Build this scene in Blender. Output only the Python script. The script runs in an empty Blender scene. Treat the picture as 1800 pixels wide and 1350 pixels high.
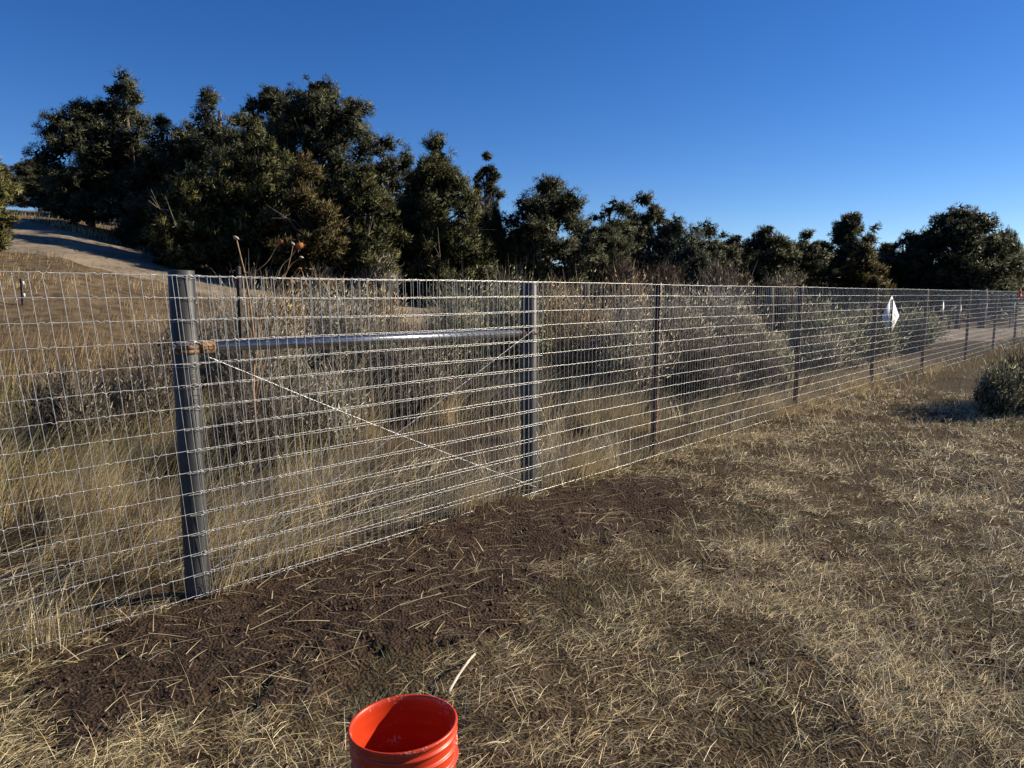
import bpy, math, random
import numpy as np
from mathutils import Vector, Matrix

SC = bpy.context.scene
COL = SC.collection
rng = np.random.default_rng(11)
random.seed(11)
R = math.radians
PI = math.pi

# ------------------------------------------------------------------ camera
FPX = 1290.0                       # focal length in pixels of an 1800 px wide frame
CAM = np.array([0.0, 0.0, 1.46])
PITCH = math.atan(157 / FPX)
cd = bpy.data.cameras.new('camera')
cd.sensor_fit = 'HORIZONTAL'
cd.sensor_width = 36.0
cd.lens = 36.0 * FPX / 1800.0
cd.clip_start = 0.05
cd.clip_end = 3000
cam = bpy.data.objects.new('camera', cd)
cam.location = CAM
cam.rotation_euler = (PI / 2 - PITCH, 0, 0)
COL.objects.link(cam)
SC.camera = cam

# ------------------------------------------------------------------ sky, sun, exposure
SUN_AZ = 15.0                       # degrees from +X towards +Y: to the right, a little ahead
SUN_EL = 27.0
w = bpy.data.worlds.new('World')
SC.world = w
w.use_nodes = True
nt = w.node_tree
bg = nt.nodes['Background']
sky = nt.nodes.new('ShaderNodeTexSky')
sky.sky_type = 'NISHITA'
sky.sun_disc = False
sky.sun_elevation = R(SUN_EL)
sky.sun_rotation = R(90 - SUN_AZ)
sky.altitude = 2200
sky.air_density = 1.0
sky.dust_density = 0.4
sky.ozone_density = 3.5
hs = nt.nodes.new('ShaderNodeHueSaturation')
hs.inputs['Saturation'].default_value = 1.28
hs.inputs['Hue'].default_value = 0.512
nt.links.new(sky.outputs[0], hs.inputs['Color'])
nt.links.new(hs.outputs[0], bg.inputs['Color'])
bg.inputs['Strength'].default_value = 0.075
sl = bpy.data.lights.new('sun', 'SUN')
sl.energy = 5.0
sl.angle = R(0.5)
sl.color = (1.0, 0.88, 0.70)
so = bpy.data.objects.new('sun', sl)
sd = Vector((math.cos(R(SUN_AZ)) * math.cos(R(SUN_EL)), math.sin(R(SUN_AZ)) * math.cos(R(SUN_EL)), math.sin(R(SUN_EL))))
so.rotation_euler = sd.to_track_quat('Z', 'Y').to_euler()
so.location = (20, 0, 20)
COL.objects.link(so)
SC.view_settings.view_transform = 'Standard'
SC.view_settings.look = 'None'
SC.view_settings.exposure = 0.75
SC.view_settings.gamma = 1.0
SC.view_settings.use_curve_mapping = False
SC.cycles.max_bounces = 6
SC.cycles.transparent_max_bounces = 8

# ------------------------------------------------------------------ noise and terrain
def _hash(ix, iy, seed):
    h = (ix.astype(np.int64) * 374761393 + iy.astype(np.int64) * 668265263 + seed * 1442695041) & 0xFFFFFFFF
    h = ((h ^ (h >> 13)) * 1274126177) & 0xFFFFFFFF
    h = h ^ (h >> 16)
    return (h & 0xFFFF) / 65535.0

def vnoise(x, y, seed=0):
    x = np.asarray(x, float); y = np.asarray(y, float)
    ix = np.floor(x); iy = np.floor(y)
    fx = x - ix; fy = y - iy
    fx = fx * fx * (3 - 2 * fx); fy = fy * fy * (3 - 2 * fy)
    a = _hash(ix, iy, seed); b = _hash(ix + 1, iy, seed); c = _hash(ix, iy + 1, seed); d = _hash(ix + 1, iy + 1, seed)
    return (a * (1 - fx) + b * fx) * (1 - fy) + (c * (1 - fx) + d * fx) * fy

def fbm(x, y, seed=0, o=4):
    s = 0; a = 0.5; t = 0
    for k in range(o):
        s = s + a * vnoise(x * 2 ** k, y * 2 ** k, seed + k * 17); t += a; a *= 0.5
    return s / t

def ray(px, py):
    d = np.array([(px - 900) / FPX, 0.0, 0.0]) + np.array([0, math.cos(PITCH), -math.sin(PITCH)]) \
        + (675 - py) / FPX * np.array([0, math.sin(PITCH), math.cos(PITCH)])
    return d

def on_plane(px, py, z=0.0):
    d = ray(px, py); t = (z - CAM[2]) / d[2]
    return CAM + d * t

def at(px, py, depth):             # the point seen at a pixel, depth metres ahead (world y)
    d = ray(px, py)
    return CAM + d * (depth / d[1])

# fence line: from the corner post P1 to the brace post P2 and on
P1 = on_plane(349, 1046)[:2]
FD = (on_plane(1396, 725)[:2] - P1); FD /= np.linalg.norm(FD)
FN = np.array([FD[1], -FD[0]])     # towards the camera side

def fpt(s, off=0.0, z=0.0):
    p = P1 + FD * s + FN * off
    return np.array([p[0], p[1], z])

_th = np.array([-180, -60, -35, -31, -22, -8.5, 3, 17, 25, 30, 33, 60, 180.])
_zt = np.array([2, 2.7, 2.7, 2.75, 2.3, 1.8, 1.45, .9, .45, .2, .05, 0, 0.])
_q = np.array([-500, 0.6, 3, 6, 9, 12, 16, 26, 50, 100, 500.])
_fq = np.array([0, 0, .07, .26, .5, .73, 1.0, 1.55, 2.2, 2.7, 3.3])

ROAD = np.array([(30, 36), (20.9, 30), (13.6, 25.2), (8.9, 22.2), (6.2, 21), (1.5, 19.4), (-2.9, 17.6), (-6.1, 16.4), (-9.5, 16.8), (-13.3, 18.8), (-20, 24), (-34, 38)], float)

def _spline(P, n):
    out = []
    Q = np.vstack([2 * P[0] - P[1], P, 2 * P[-1] - P[-2]])
    for i in range(1, len(Q) - 2):
        for t in np.linspace(0, 1, n, endpoint=False):
            a, b, c, d = Q[i - 1], Q[i], Q[i + 1], Q[i + 2]
            out.append(.5 * (2 * b + (c - a) * t + (2 * a - 5 * b + 4 * c - d) * t * t + (3 * b - a - 3 * c + d) * t ** 3))
    out.append(P[-1])
    return np.array(out)
RC = _spline(ROAD, 12)

def road_dist(x, y):
    x = np.asarray(x, float); y = np.asarray(y, float)
    best = np.full(x.shape, 1e9)
    for p in RC:
        best = np.minimum(best, (x - p[0]) ** 2 + (y - p[1]) ** 2)
    return np.sqrt(best)

def hbase(x, y):
    th = np.degrees(np.arctan2(x, y)); r = np.hypot(x, y)
    q = -((x - P1[0]) * FN[0] + (y - P1[1]) * FN[1])
    z = np.interp(th, _th, _zt) * np.interp(q, _q, _fq)
    z = z + 0.028 * np.clip(r - 33, 0, 120) * np.clip((q - 3) / 10, 0, 1)
    return z

def height(x, y):
    x = np.asarray(x, float); y = np.asarray(y, float)
    r = np.hypot(x, y)
    q = -((x - P1[0]) * FN[0] + (y - P1[1]) * FN[1])
    z = hbase(x, y)
    amp = np.clip((r - 8) / 20, 0, 1)
    z = z + (fbm(x * .25, y * .25, 3) - .5) * .35 * amp
    z = z + (fbm(x * 1.7, y * 1.7, 5) - .5) * .07 * np.clip(r / 3, 0.3, 1)
    return z

SOILS = [[(40, 1270), (60, 1180), (140, 1120), (300, 1075), (420, 1030), (560, 975), (640, 960), (800, 915), (900, 880), (1000, 862),
          (1120, 830), (1190, 850), (1230, 880), (1190, 925), (1020, 960), (960, 1010), (900, 1060), (840, 1110), (760, 1150), (600, 1165),
          (500, 1215), (380, 1235), (250, 1290), (140, 1330)]]
SOILP = [np.array([on_plane(a, b)[:2] for a, b in poly]) for poly in SOILS]
# small bare spots further out in the grass
SPOTS = [(on_plane(1440, 985)[:2], .35), (on_plane(1330, 1190)[:2], .30), (on_plane(1540, 1110)[:2], .40), (on_plane(1180, 1330)[:2], .16),
         (on_plane(1690, 845)[:2], .35), (on_plane(1370, 800)[:2], .9), (on_plane(1560, 725)[:2], .8), (on_plane(1280, 1000)[:2], .4), (on_plane(1490, 1240)[:2], .2),
         (on_plane(1230, 870)[:2], .7), (on_plane(1740, 1180)[:2], .35), (on_plane(480, 1320)[:2], .1)]

def in_poly(x, y, P):
    c = np.zeros(x.shape, bool); j = len(P) - 1
    for i in range(len(P)):
        xi, yi = P[i]; xj, yj = P[j]
        cond = ((yi > y) != (yj > y)) & (x < (xj - xi) * (y - yi) / (yj - yi + 1e-12) + xi)
        c ^= cond; j = i
    return c

def soil_mask(x, y):
    x = np.asarray(x, float); y = np.asarray(y, float)
    jx = x + (fbm(x * 5, y * 5, 21) - .5) * .45; jy = y + (fbm(x * 5, y * 5, 29) - .5) * .45
    m = np.zeros(x.shape)
    for P in SOILP:
        m = np.maximum(m, in_poly(jx, jy, P).astype(float))
    for c, rr in SPOTS:
        d = np.hypot(jx - c[0], jy - c[1]) / (rr * .7)
        m = np.maximum(m, np.clip(1.2 - d, 0, 1) * .42)
    return m

# ------------------------------------------------------------------ mesh helpers
def new_mesh(name, V, faces, col=None, smooth=False):
    V = np.asarray(V, np.float32)
    me = bpy.data.meshes.new(name)
    if not isinstance(faces, (list, tuple)):
        faces = [faces]
    faces = [np.asarray(f, np.int32) for f in faces if len(f)]
    li = np.concatenate([f.ravel() for f in faces])
    cnt = np.concatenate([np.full(len(f), f.shape[1], np.int32) for f in faces])
    st = np.concatenate([[0], np.cumsum(cnt)[:-1]]).astype(np.int32)
    me.vertices.add(len(V)); me.vertices.foreach_set('co', V.ravel())
    me.loops.add(len(li)); me.loops.foreach_set('vertex_index', li)
    me.polygons.add(len(cnt)); me.polygons.foreach_set('loop_start', st)
    if smooth:
        me.polygons.foreach_set('use_smooth', np.ones(len(cnt), bool))
    me.update(calc_edges=True)
    if col is not None:
        a = me.attributes.new('tint', 'FLOAT_COLOR', 'POINT')
        c = np.ones((len(V), 4), np.float32); c[:, :3] = col
        a.data.foreach_set('color', c.ravel())
    return me

class Geo:
    def __init__(s): s.V = []; s.F = {3: [], 4: []}; s.C = []; s.N = []; s.n = 0
    def add(s, V, F, col=None):
        V = np.asarray(V, float); F = np.asarray(F, int)
        s.V.append(V); s.F[F.shape[1]].append(F + s.n); s.n += len(V)
        if col is not None:
            c = np.asarray(col, float)
            s.C.append(np.broadcast_to(c, (len(V), 3)))
        return s
    def mesh(s, name, smooth=False, origin=None):
        V = np.concatenate(s.V)
        if origin is not None: V = V - np.asarray(origin)
        F = [np.concatenate(s.F[k]) for k in (3, 4) if s.F[k]]
        me = new_mesh(name, V, F, np.concatenate(s.C) if s.C else None, smooth or bool(s.N))
        if s.N:
            nn = np.concatenate(s.N); nn = nn / (np.linalg.norm(nn, axis=1)[:, None] + 1e-9)
            me.normals_split_custom_set_from_vertices(nn.astype(np.float32))
        return me

def link(name, me, mat, parent=None, loc=None):
    o = bpy.data.objects.new(name, me)
    if mat is not None and (len(me.materials) == 0): me.materials.append(mat)
    COL.objects.link(o)
    if parent is not None: o.parent = parent
    if loc is not None: o.location = loc
    return o

def tag(o, label=None, cat=None, group=None, kind=None):
    if label: o['label'] = label
    if cat: o['category'] = cat
    if group: o['group'] = group
    if kind: o['kind'] = kind
    return o

def empty(name, loc, label, cat, group=None, rz=0):
    o = bpy.data.objects.new(name, None); COL.objects.link(o)
    o.empty_display_size = .1
    o.location = loc; o.rotation_euler = (0, 0, rz)
    return tag(o, label, cat, group)

def tube(pts, rad, sides=6, cap=True):
    pts = np.asarray(pts, float); n = len(pts)
    rad = np.broadcast_to(np.asarray(rad, float), (n,))
    T = np.gradient(pts, axis=0); T /= np.linalg.norm(T, axis=1)[:, None] + 1e-12
    ref = np.array([0, 0, 1.0]) if abs(T[:, 2]).mean() < .8 else np.array([1.0, 0, 0])
    A = np.cross(T, ref); A /= np.linalg.norm(A, axis=1)[:, None] + 1e-12
    B = np.cross(T, A)
    an = np.arange(sides) / sides * 2 * PI
    V = pts[:, None] + rad[:, None, None] * (np.cos(an)[None, :, None] * A[:, None] + np.sin(an)[None, :, None] * B[:, None])
    V = V.reshape(-1, 3)
    i = np.arange(n - 1)[:, None] * sides; k = np.arange(sides)[None]; k2 = (k + 1) % sides
    F = np.stack([i + k, i + k2, i + sides + k2, i + sides + k], -1).reshape(-1, 4)
    if cap:
        V = np.vstack([V, pts[0], pts[-1]]); b = n * sides
        e = np.array([[b, (j + 1) % sides, j, j] for j in range(sides)]); f = np.array([[b + 1, (n - 1) * sides + j, (n - 1) * sides + (j + 1) % sides, 0] for j in range(sides)])
        return V, F, np.vstack([e[:, :3], f[:, :3]])
    return V, F, np.zeros((0, 3), int)

def add_tube(g, pts, rad, sides=6, cap=True, col=None):
    V, F, T = tube(pts, rad, sides, cap)
    n0 = g.n
    g.add(V, F, col)
    if len(T): g.F[3].append(T + n0)

def add_box(g, c, s, rot=0.0, col=None):
    x, y, z = np.array(s) / 2
    V = np.array([(-x, -y, -z), (x, -y, -z), (x, y, -z), (-x, y, -z), (-x, -y, z), (x, -y, z), (x, y, z), (-x, y, z)])
    ca, sa = math.cos(rot), math.sin(rot)
    V = np.stack([V[:, 0] * ca - V[:, 1] * sa, V[:, 0] * sa + V[:, 1] * ca, V[:, 2]], -1) + np.array(c)
    g.add(V, [(0, 3, 2, 1), (4, 5, 6, 7), (0, 1, 5, 4), (1, 2, 6, 5), (2, 3, 7, 6), (3, 0, 4, 7)], col)

def lathe(g, prof, n=48, c=(0, 0, 0), col=None):
    prof = np.array(prof, float); m = len(prof)
    an = np.arange(n) / n * 2 * PI
    V = np.stack([prof[:, 0][:, None] * np.cos(an), prof[:, 0][:, None] * np.sin(an), np.broadcast_to(prof[:, 1][:, None], (m, n))], -1).reshape(-1, 3) + np.array(c)
    i = np.arange(m - 1)[:, None] * n; k = np.arange(n)[None]; k2 = (k + 1) % n
    g.add(V, np.stack([i + k, i + k2, i + n + k2, i + n + k], -1).reshape(-1, 4), col)

def extrude_section(g, sec, pts_z, origin, ax, ay, lean=(0, 0), col=None):
    """closed 2-D section (list of xy) swept up along z values; ax, ay are the 2-D axes in the world"""
    sec = np.array(sec, float); n = len(sec); V = []
    for z in pts_z:
        b = np.array([origin[0] + lean[0] * z, origin[1] + lean[1] * z, origin[2] + z])
        V.append(b + sec[:, :1] * np.append(ax, 0) + sec[:, 1:] * np.append(ay, 0))
    V = np.vstack(V); F = []
    for i in range(len(pts_z) - 1):
        for k in range(n):
            F.append((i * n + k, i * n + (k + 1) % n, (i + 1) * n + (k + 1) % n, (i + 1) * n + k))
    g.add(V, F, col)
    return n

def blades(base, head, length, lean0, lean1, width, segs, col, twist=None, tip=.12):
    """ribbons: base (N,3), heading angle, length, lean from vertical at the root and at the tip, width"""
    N = len(base)
    L = np.broadcast_to(length, (N,)); l0 = np.broadcast_to(lean0, (N,)); l1 = np.broadcast_to(lean1, (N,)); W = np.broadcast_to(width, (N,))
    hx, hy = np.cos(head), np.sin(head)
    if twist is None: twist = np.zeros(N)
    P = np.array(base, float)
    rows = []
    for k in range(segs + 1):
        t = k / segs
        wk = W * .5 * (1 - (1 - tip) * t ** 1.5)
        wx, wy = -hy * np.cos(twist), hx * np.cos(twist)
        wz = np.sin(twist)
        off = np.stack([wx * wk, wy * wk, wz * wk], -1)
        rows.append(P - off); rows.append(P + off)
        lm = l0 + (l1 - l0) * (t + .5 / segs)
        st = L / segs
        P = P + np.stack([hx * np.sin(lm) * st, hy * np.sin(lm) * st, np.cos(lm) * st], -1)
    m = 2 * (segs + 1)
    V = np.stack(rows, 1).reshape(-1, 3)
    i = (np.arange(N) * m)[:, None]; k = (np.arange(segs) * 2)[None]
    F = np.stack([i + k, i + k + 1, i + k + 3, i + k + 2], -1).reshape(-1, 4)
    C = np.repeat(np.asarray(col), m, 0)
    return V, F, C

def spikes(c, d, length, width, col):
    """one thin triangle per row: centre of its foot c, direction d"""
    N = len(c)
    r = rng.normal(size=(N, 3)); s = np.cross(d, r); s /= np.linalg.norm(s, axis=1)[:, None] + 1e-9
    w2 = (np.broadcast_to(width, (N,)) * .5)[:, None]
    V = np.stack([c - s * w2, c + s * w2, c + d * np.broadcast_to(length, (N,))[:, None]], 1).reshape(-1, 3)
    F = np.arange(3 * N).reshape(-1, 3)
    return V, F, np.repeat(np.asarray(col), 3, 0)

# ------------------------------------------------------------------ materials
def mat(name):
    m = bpy.data.materials.new(name); m.use_nodes = True
    return m, m.node_tree.nodes, m.node_tree.links, m.node_tree.nodes['Principled BSDF']

def tinted(name, rough=.7, transl=0.0, spec=.3, gain=1.0):
    m, N, L, b = mat(name)
    a = N.new('ShaderNodeAttribute'); a.attribute_name = 'tint'
    L.new(a.outputs['Color'], b.inputs['Base Color'])
    b.inputs['Roughness'].default_value = rough
    b.inputs['Specular IOR Level'].default_value = spec
    if transl > 0:
        t = N.new('ShaderNodeBsdfTranslucent'); L.new(a.outputs['Color'], t.inputs['Color'])
        mx = N.new('ShaderNodeMixShader'); mx.inputs[0].default_value = transl
        L.new(b.outputs[0], mx.inputs[1]); L.new(t.outputs[0], mx.inputs[2])
        L.new(mx.outputs[0], N['Material Output'].inputs['Surface'])
    return m

def noisy(name, c1, c2, scale=20, rough=.6, metal=0.0, spec=.5, bump=0.0, detail=6, lo=.4, hi=.6, stretch=None, c3=None, scale3=3, lo3=.55, hi3=.7, rough2=None):
    m, N, L, b = mat(name)
    tc = N.new('ShaderNodeTexCoord'); src = tc.outputs['Object']
    if stretch:
        mp = N.new('ShaderNodeMapping'); mp.inputs['Scale'].default_value = stretch; L.new(src, mp.inputs[0]); src = mp.outputs[0]
    n = N.new('ShaderNodeTexNoise'); n.inputs['Scale'].default_value = scale; n.inputs['Detail'].default_value = detail; L.new(src, n.inputs['Vector'])
    r = N.new('ShaderNodeValToRGB'); r.color_ramp.elements[0].position = lo; r.color_ramp.elements[1].position = hi
    r.color_ramp.elements[0].color = (*c1, 1); r.color_ramp.elements[1].color = (*c2, 1)
    L.new(n.outputs['Fac'], r.inputs[0]); out = r.outputs[0]
    if c3:
        n3 = N.new('ShaderNodeTexNoise'); n3.inputs['Scale'].default_value = scale3; n3.inputs['Detail'].default_value = 5; L.new(tc.outputs['Object'], n3.inputs['Vector'])
        r3 = N.new('ShaderNodeValToRGB'); r3.color_ramp.elements[0].position = lo3; r3.color_ramp.elements[1].position = hi3
        L.new(n3.outputs['Fac'], r3.inputs[0])
        mx = N.new('ShaderNodeMixRGB'); mx.inputs[2].default_value = (*c3, 1); L.new(r3.outputs[0], mx.inputs[0]); L.new(out, mx.inputs[1]); out = mx.outputs[0]
    L.new(out, b.inputs['Base Color'])
    b.inputs['Roughness'].default_value = rough; b.inputs['Metallic'].default_value = metal; b.inputs['Specular IOR Level'].default_value = spec
    if bump:
        bp = N.new('ShaderNodeBump'); bp.inputs['Strength'].default_value = bump; bp.inputs['Distance'].default_value = .01
        L.new(n.outputs['Fac'], bp.inputs['Height']); L.new(bp.outputs[0], b.inputs['Normal'])
    return m

M = {}
M['zinc'] = noisy('galvanised_wire', (.42, .42, .41), (.58, .58, .56), 30, .42, .65)
M['zinc_pipe'] = noisy('galvanised_pipe', (.30, .30, .30), (.42, .42, .42), 14, .30, .9, c3=(.25, .2, .16), scale3=5, lo3=.66, hi3=.8, stretch=(1, 1, 8))
M['pipe'] = noisy('dark_pipe', (.036, .036, .035), (.062, .062, .060), 9, .5, .0, .22, bump=.05, stretch=(1, 1, .25), c3=(.10, .10, .098), scale3=7, lo3=.62, hi3=.85)
M['rust'] = noisy('rusted_fitting', (.10, .052, .026), (.27, .155, .08), 40, .75, .1, .3, bump=.25)
M['tpost'] = noisy('rusty_post', (.040, .025, .017), (.15, .075, .040), 25, .65, .2, .4, bump=.1, stretch=(1, 1, .3))
M['oldpost'] = noisy('weathered_post_steel', (.03, .025, .022), (.07, .05, .04), 25, .7, .1, .3)
M['wood'] = noisy('weathered_timber', (.06, .048, .038), (.14, .11, .085), 14, .9, 0, .2, bump=.4, stretch=(3, 3, .25))
M['ink'] = noisy('stamped_lettering', (.008, .008, .008), (.014, .014, .014), 30, .55)
M['white'] = noisy('white_sheet', (.74, .75, .76), (.84, .85, .86), 8, .5, 0, .4)
M['flag'] = noisy('red_ribbon', (.75, .06, .025), (.85, .10, .04), 15, .6)
M['gate'] = noisy('gate_steel', (.05, .048, .045), (.09, .085, .08), 12, .55, .3)
M['bark'] = noisy('grey_bark', (.07, .055, .045), (.17, .145, .12), 18, .95, 0, .15, bump=.6, stretch=(2, 2, .4))
M['stick'] = noisy('bleached_stick', (.42, .36, .26), (.62, .56, .43), 25, .8, 0, .2)
M['stalk'] = noisy('dry_stalk', (.26, .15, .075), (.42, .30, .18), 20, .8, 0, .2)
M['seedhead'] = noisy('dry_seed_head', (.22, .085, .03), (.48, .22, .08), 60, .85, 0, .15, bump=.4)
M['palehead'] = noisy('bleached_seed_head', (.36, .30, .23), (.60, .53, .43), 60, .85, 0, .15)
M['needle'] = tinted('evergreen_foliage', .62, .12, .3)
M['grass'] = tinted('dry_grass', .55, .24, .25)
M['brush'] = tinted('brush_twigs', .75, .10, .2)
M['clod'] = tinted('soil_crumbs', .95, 0, .1)

def ground_material():
    m, N, L, b = mat('dry_ground')
    tc = N.new('ShaderNodeTexCoord')
    at_ = N.new('ShaderNodeAttribute'); at_.attribute_name = 'tint'
    sep = N.new('ShaderNodeSeparateColor'); L.new(at_.outputs['Color'], sep.inputs[0])
    def noise(sc, det=8, rough=.6):
        n = N.new('ShaderNodeTexNoise'); n.inputs['Scale'].default_value = sc; n.inputs['Detail'].default_value = det; n.inputs['Roughness'].default_value = rough
        L.new(tc.outputs['Object'], n.inputs['Vector']); return n
    def ramp(src, p0, c0, p1, c1):
        r = N.new('ShaderNodeValToRGB'); e = r.color_ramp.elements
        e[0].position = p0; e[0].color = (*c0, 1); e[1].position = p1; e[1].color = (*c1, 1); L.new(src, r.inputs[0]); return r
    fine = noise(38, 9, .7); mid = noise(5, 8); big = noise(.6, 6)
    soil = ramp(fine.outputs['Fac'], .32, (.028, .018, .012), .72, (.092, .061, .042))
    thatch = ramp(fine.outputs['Fac'], .35, (.034, .024, .014), .70, (.125, .092, .053))
    red = ramp(mid.outputs['Fac'], .35, (.085, .060, .037), .68, (.23, .175, .108))
    # bare patches of reddish dirt in the thatch
    mx0 = N.new('ShaderNodeMixRGB'); pm = ramp(mid.outputs['Fac'], .52, (0, 0, 0), .68, (1, 1, 1)); L.new(pm.outputs[0], mx0.inputs[0])
    L.new(thatch.outputs[0], mx0.inputs[1]); mx0.inputs[2].default_value = (.10, .062, .038, 1)
    mx1 = N.new('ShaderNodeMixRGB'); L.new(sep.outputs[1], mx1.inputs[0]); L.new(mx0.outputs[0], mx1.inputs[1]); L.new(red.outputs[0], mx1.inputs[2])
    mx2 = N.new('ShaderNodeMixRGB'); L.new(sep.outputs[0], mx2.inputs[0]); L.new(mx1.outputs[0], mx2.inputs[1]); L.new(soil.outputs[0], mx2.inputs[2])
    mb = ramp(big.outputs['Fac'], .3, (.75, .75, .75), .7, (1.15, 1.12, 1.05))
    mul = N.new('ShaderNodeMixRGB'); mul.blend_type = 'MULTIPLY'; mul.inputs[0].default_value = 1
    L.new(mx2.outputs[0], mul.inputs[1]); L.new(mb.outputs[0], mul.inputs[2])
    L.new(mul.outputs[0], b.inputs['Base Color'])
    b.inputs['Roughness'].default_value = .95; b.inputs['Specular IOR Level'].default_value = .12
    vor = N.new('ShaderNodeTexVoronoi'); vor.inputs['Scale'].default_value = 70; L.new(tc.outputs['Object'], vor.inputs['Vector'])
    ad = N.new('ShaderNodeMath'); ad.operation = 'ADD'; L.new(fine.outputs['Fac'], ad.inputs[0]); L.new(vor.outputs['Distance'], ad.inputs[1])
    bp = N.new('ShaderNodeBump'); bp.inputs['Strength'].default_value = .9; bp.inputs['Distance'].default_value = .02
    L.new(ad.outputs[0], bp.inputs['Height']); L.new(bp.outputs[0], b.inputs['Normal'])
    return m
M['ground'] = ground_material()
M['gravel'] = noisy('gravel', (.085, .068, .050), (.24, .195, .145), 9, .95, 0, .15, bump=.8, detail=10, lo=.35, hi=.65, c3=(.27, .215, .15), scale3=.8, lo3=.45, hi3=.65)

# ------------------------------------------------------------------ ground sheet
def build_ground():
    rr = np.concatenate([np.linspace(0.0, 1.2, 8)[:-1], np.exp(np.linspace(math.log(1.2), math.log(9), 190))[:-1], np.exp(np.linspace(math.log(9), math.log(45), 110))[:-1], np.exp(np.linspace(math.log(45), math.log(1500), 36))])
    rr[0] = .02
    th = np.concatenate([np.linspace(-48, 48, 330), np.linspace(48, 312, 60)[1:-1]])
    th = np.radians(th)
    Rr, Th = np.meshgrid(rr, th, indexing='ij')
    X = Rr * np.sin(Th); Y = Rr * np.cos(Th)
    Z = height(X, Y)
    sm = soil_mask(X, Y)
    near = np.clip(1 - (Rr - 5) / 5, 0, 1)
    # crumbly relief on turned soil, gentler lumps in the grass, a low bank of spoil along the fence
    Z = Z + near * ((fbm(X * 18, Y * 18, 41, 4) - .5) * (.020 * sm + .024) + sm * .015)
    q = -((X - P1[0]) * FN[0] + (Y - P1[1]) * FN[1])
    for px, py, rad, dep in ((1690, 835, .16, .07), (1700, 862, .13, .06), (1650, 668, .3, .08), (820, 872, .22, .10)):
        c = on_plane(px, py)
        d = np.hypot(X - c[0], Y - c[1]) / rad
        Z = Z - dep * np.exp(-d ** 2) + dep * .45 * np.exp(-((d - 1.5) / .5) ** 2)
    n, k = X.shape
    V = np.stack([X, Y, Z], -1).reshape(-1, 3)
    i = (np.arange(n - 1) * k)[:, None]; j = np.arange(k)[None]; j2 = (j + 1) % k
    F = np.stack([i + j, i + j2, i + k + j2, i + k + j], -1).reshape(-1, 4)[:, ::-1]
    hill = np.clip((q - 4) / 4, 0, 1)
    C = np.stack([sm, hill, np.zeros_like(sm)], -1).reshape(-1, 3)
    me = new_mesh('ground', V, F, C, True)
    tag(link('ground', me, M['ground']), kind='structure')
build_ground()

def build_road():
    P = RC; T = np.gradient(P, axis=0); T /= np.linalg.norm(T, axis=1)[:, None]
    Nn = np.stack([-T[:, 1], T[:, 0]], -1)
    nx = 17; V = []
    for k in range(nx):
        u = (k / (nx - 1) - .5) * 4.4
        wob = (fbm(np.arange(len(P)) * .31, np.full(len(P), 3.0 + (k > 8)), 77, 3) - .5) * .7 * (abs(u) > 1.9)
        xy = P + Nn * (u + wob)[:, None]
        z = height(xy[:, 0], xy[:, 1]) + .05 - .07 * (abs(u) / 2.2) ** 4 - .02 * np.exp(-((abs(u) - .8) / .25) ** 2)
        V.append(np.column_stack([xy, z]))
    V = np.stack(V, 1).reshape(-1, 3)
    i = (np.arange(len(P) - 1) * nx)[:, None]; j = np.arange(nx - 1)[None]
    F = np.stack([i + j, i + j + 1, i + nx + j + 1, i + nx + j], -1).reshape(-1, 4)
    tag(link('gravel_road', new_mesh('gravel_road', V, F, None, True), M['gravel']), kind='structure')
build_road()

# ------------------------------------------------------------------ trees
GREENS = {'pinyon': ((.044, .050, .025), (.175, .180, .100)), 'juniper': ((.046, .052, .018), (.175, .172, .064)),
          'brown': ((.062, .052, .018), (.20, .155, .056)), 'olive': ((.076, .078, .024), (.23, .21, .072)), 'bluish': ((.040, .050, .030), (.145, .165, .105))}

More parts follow.
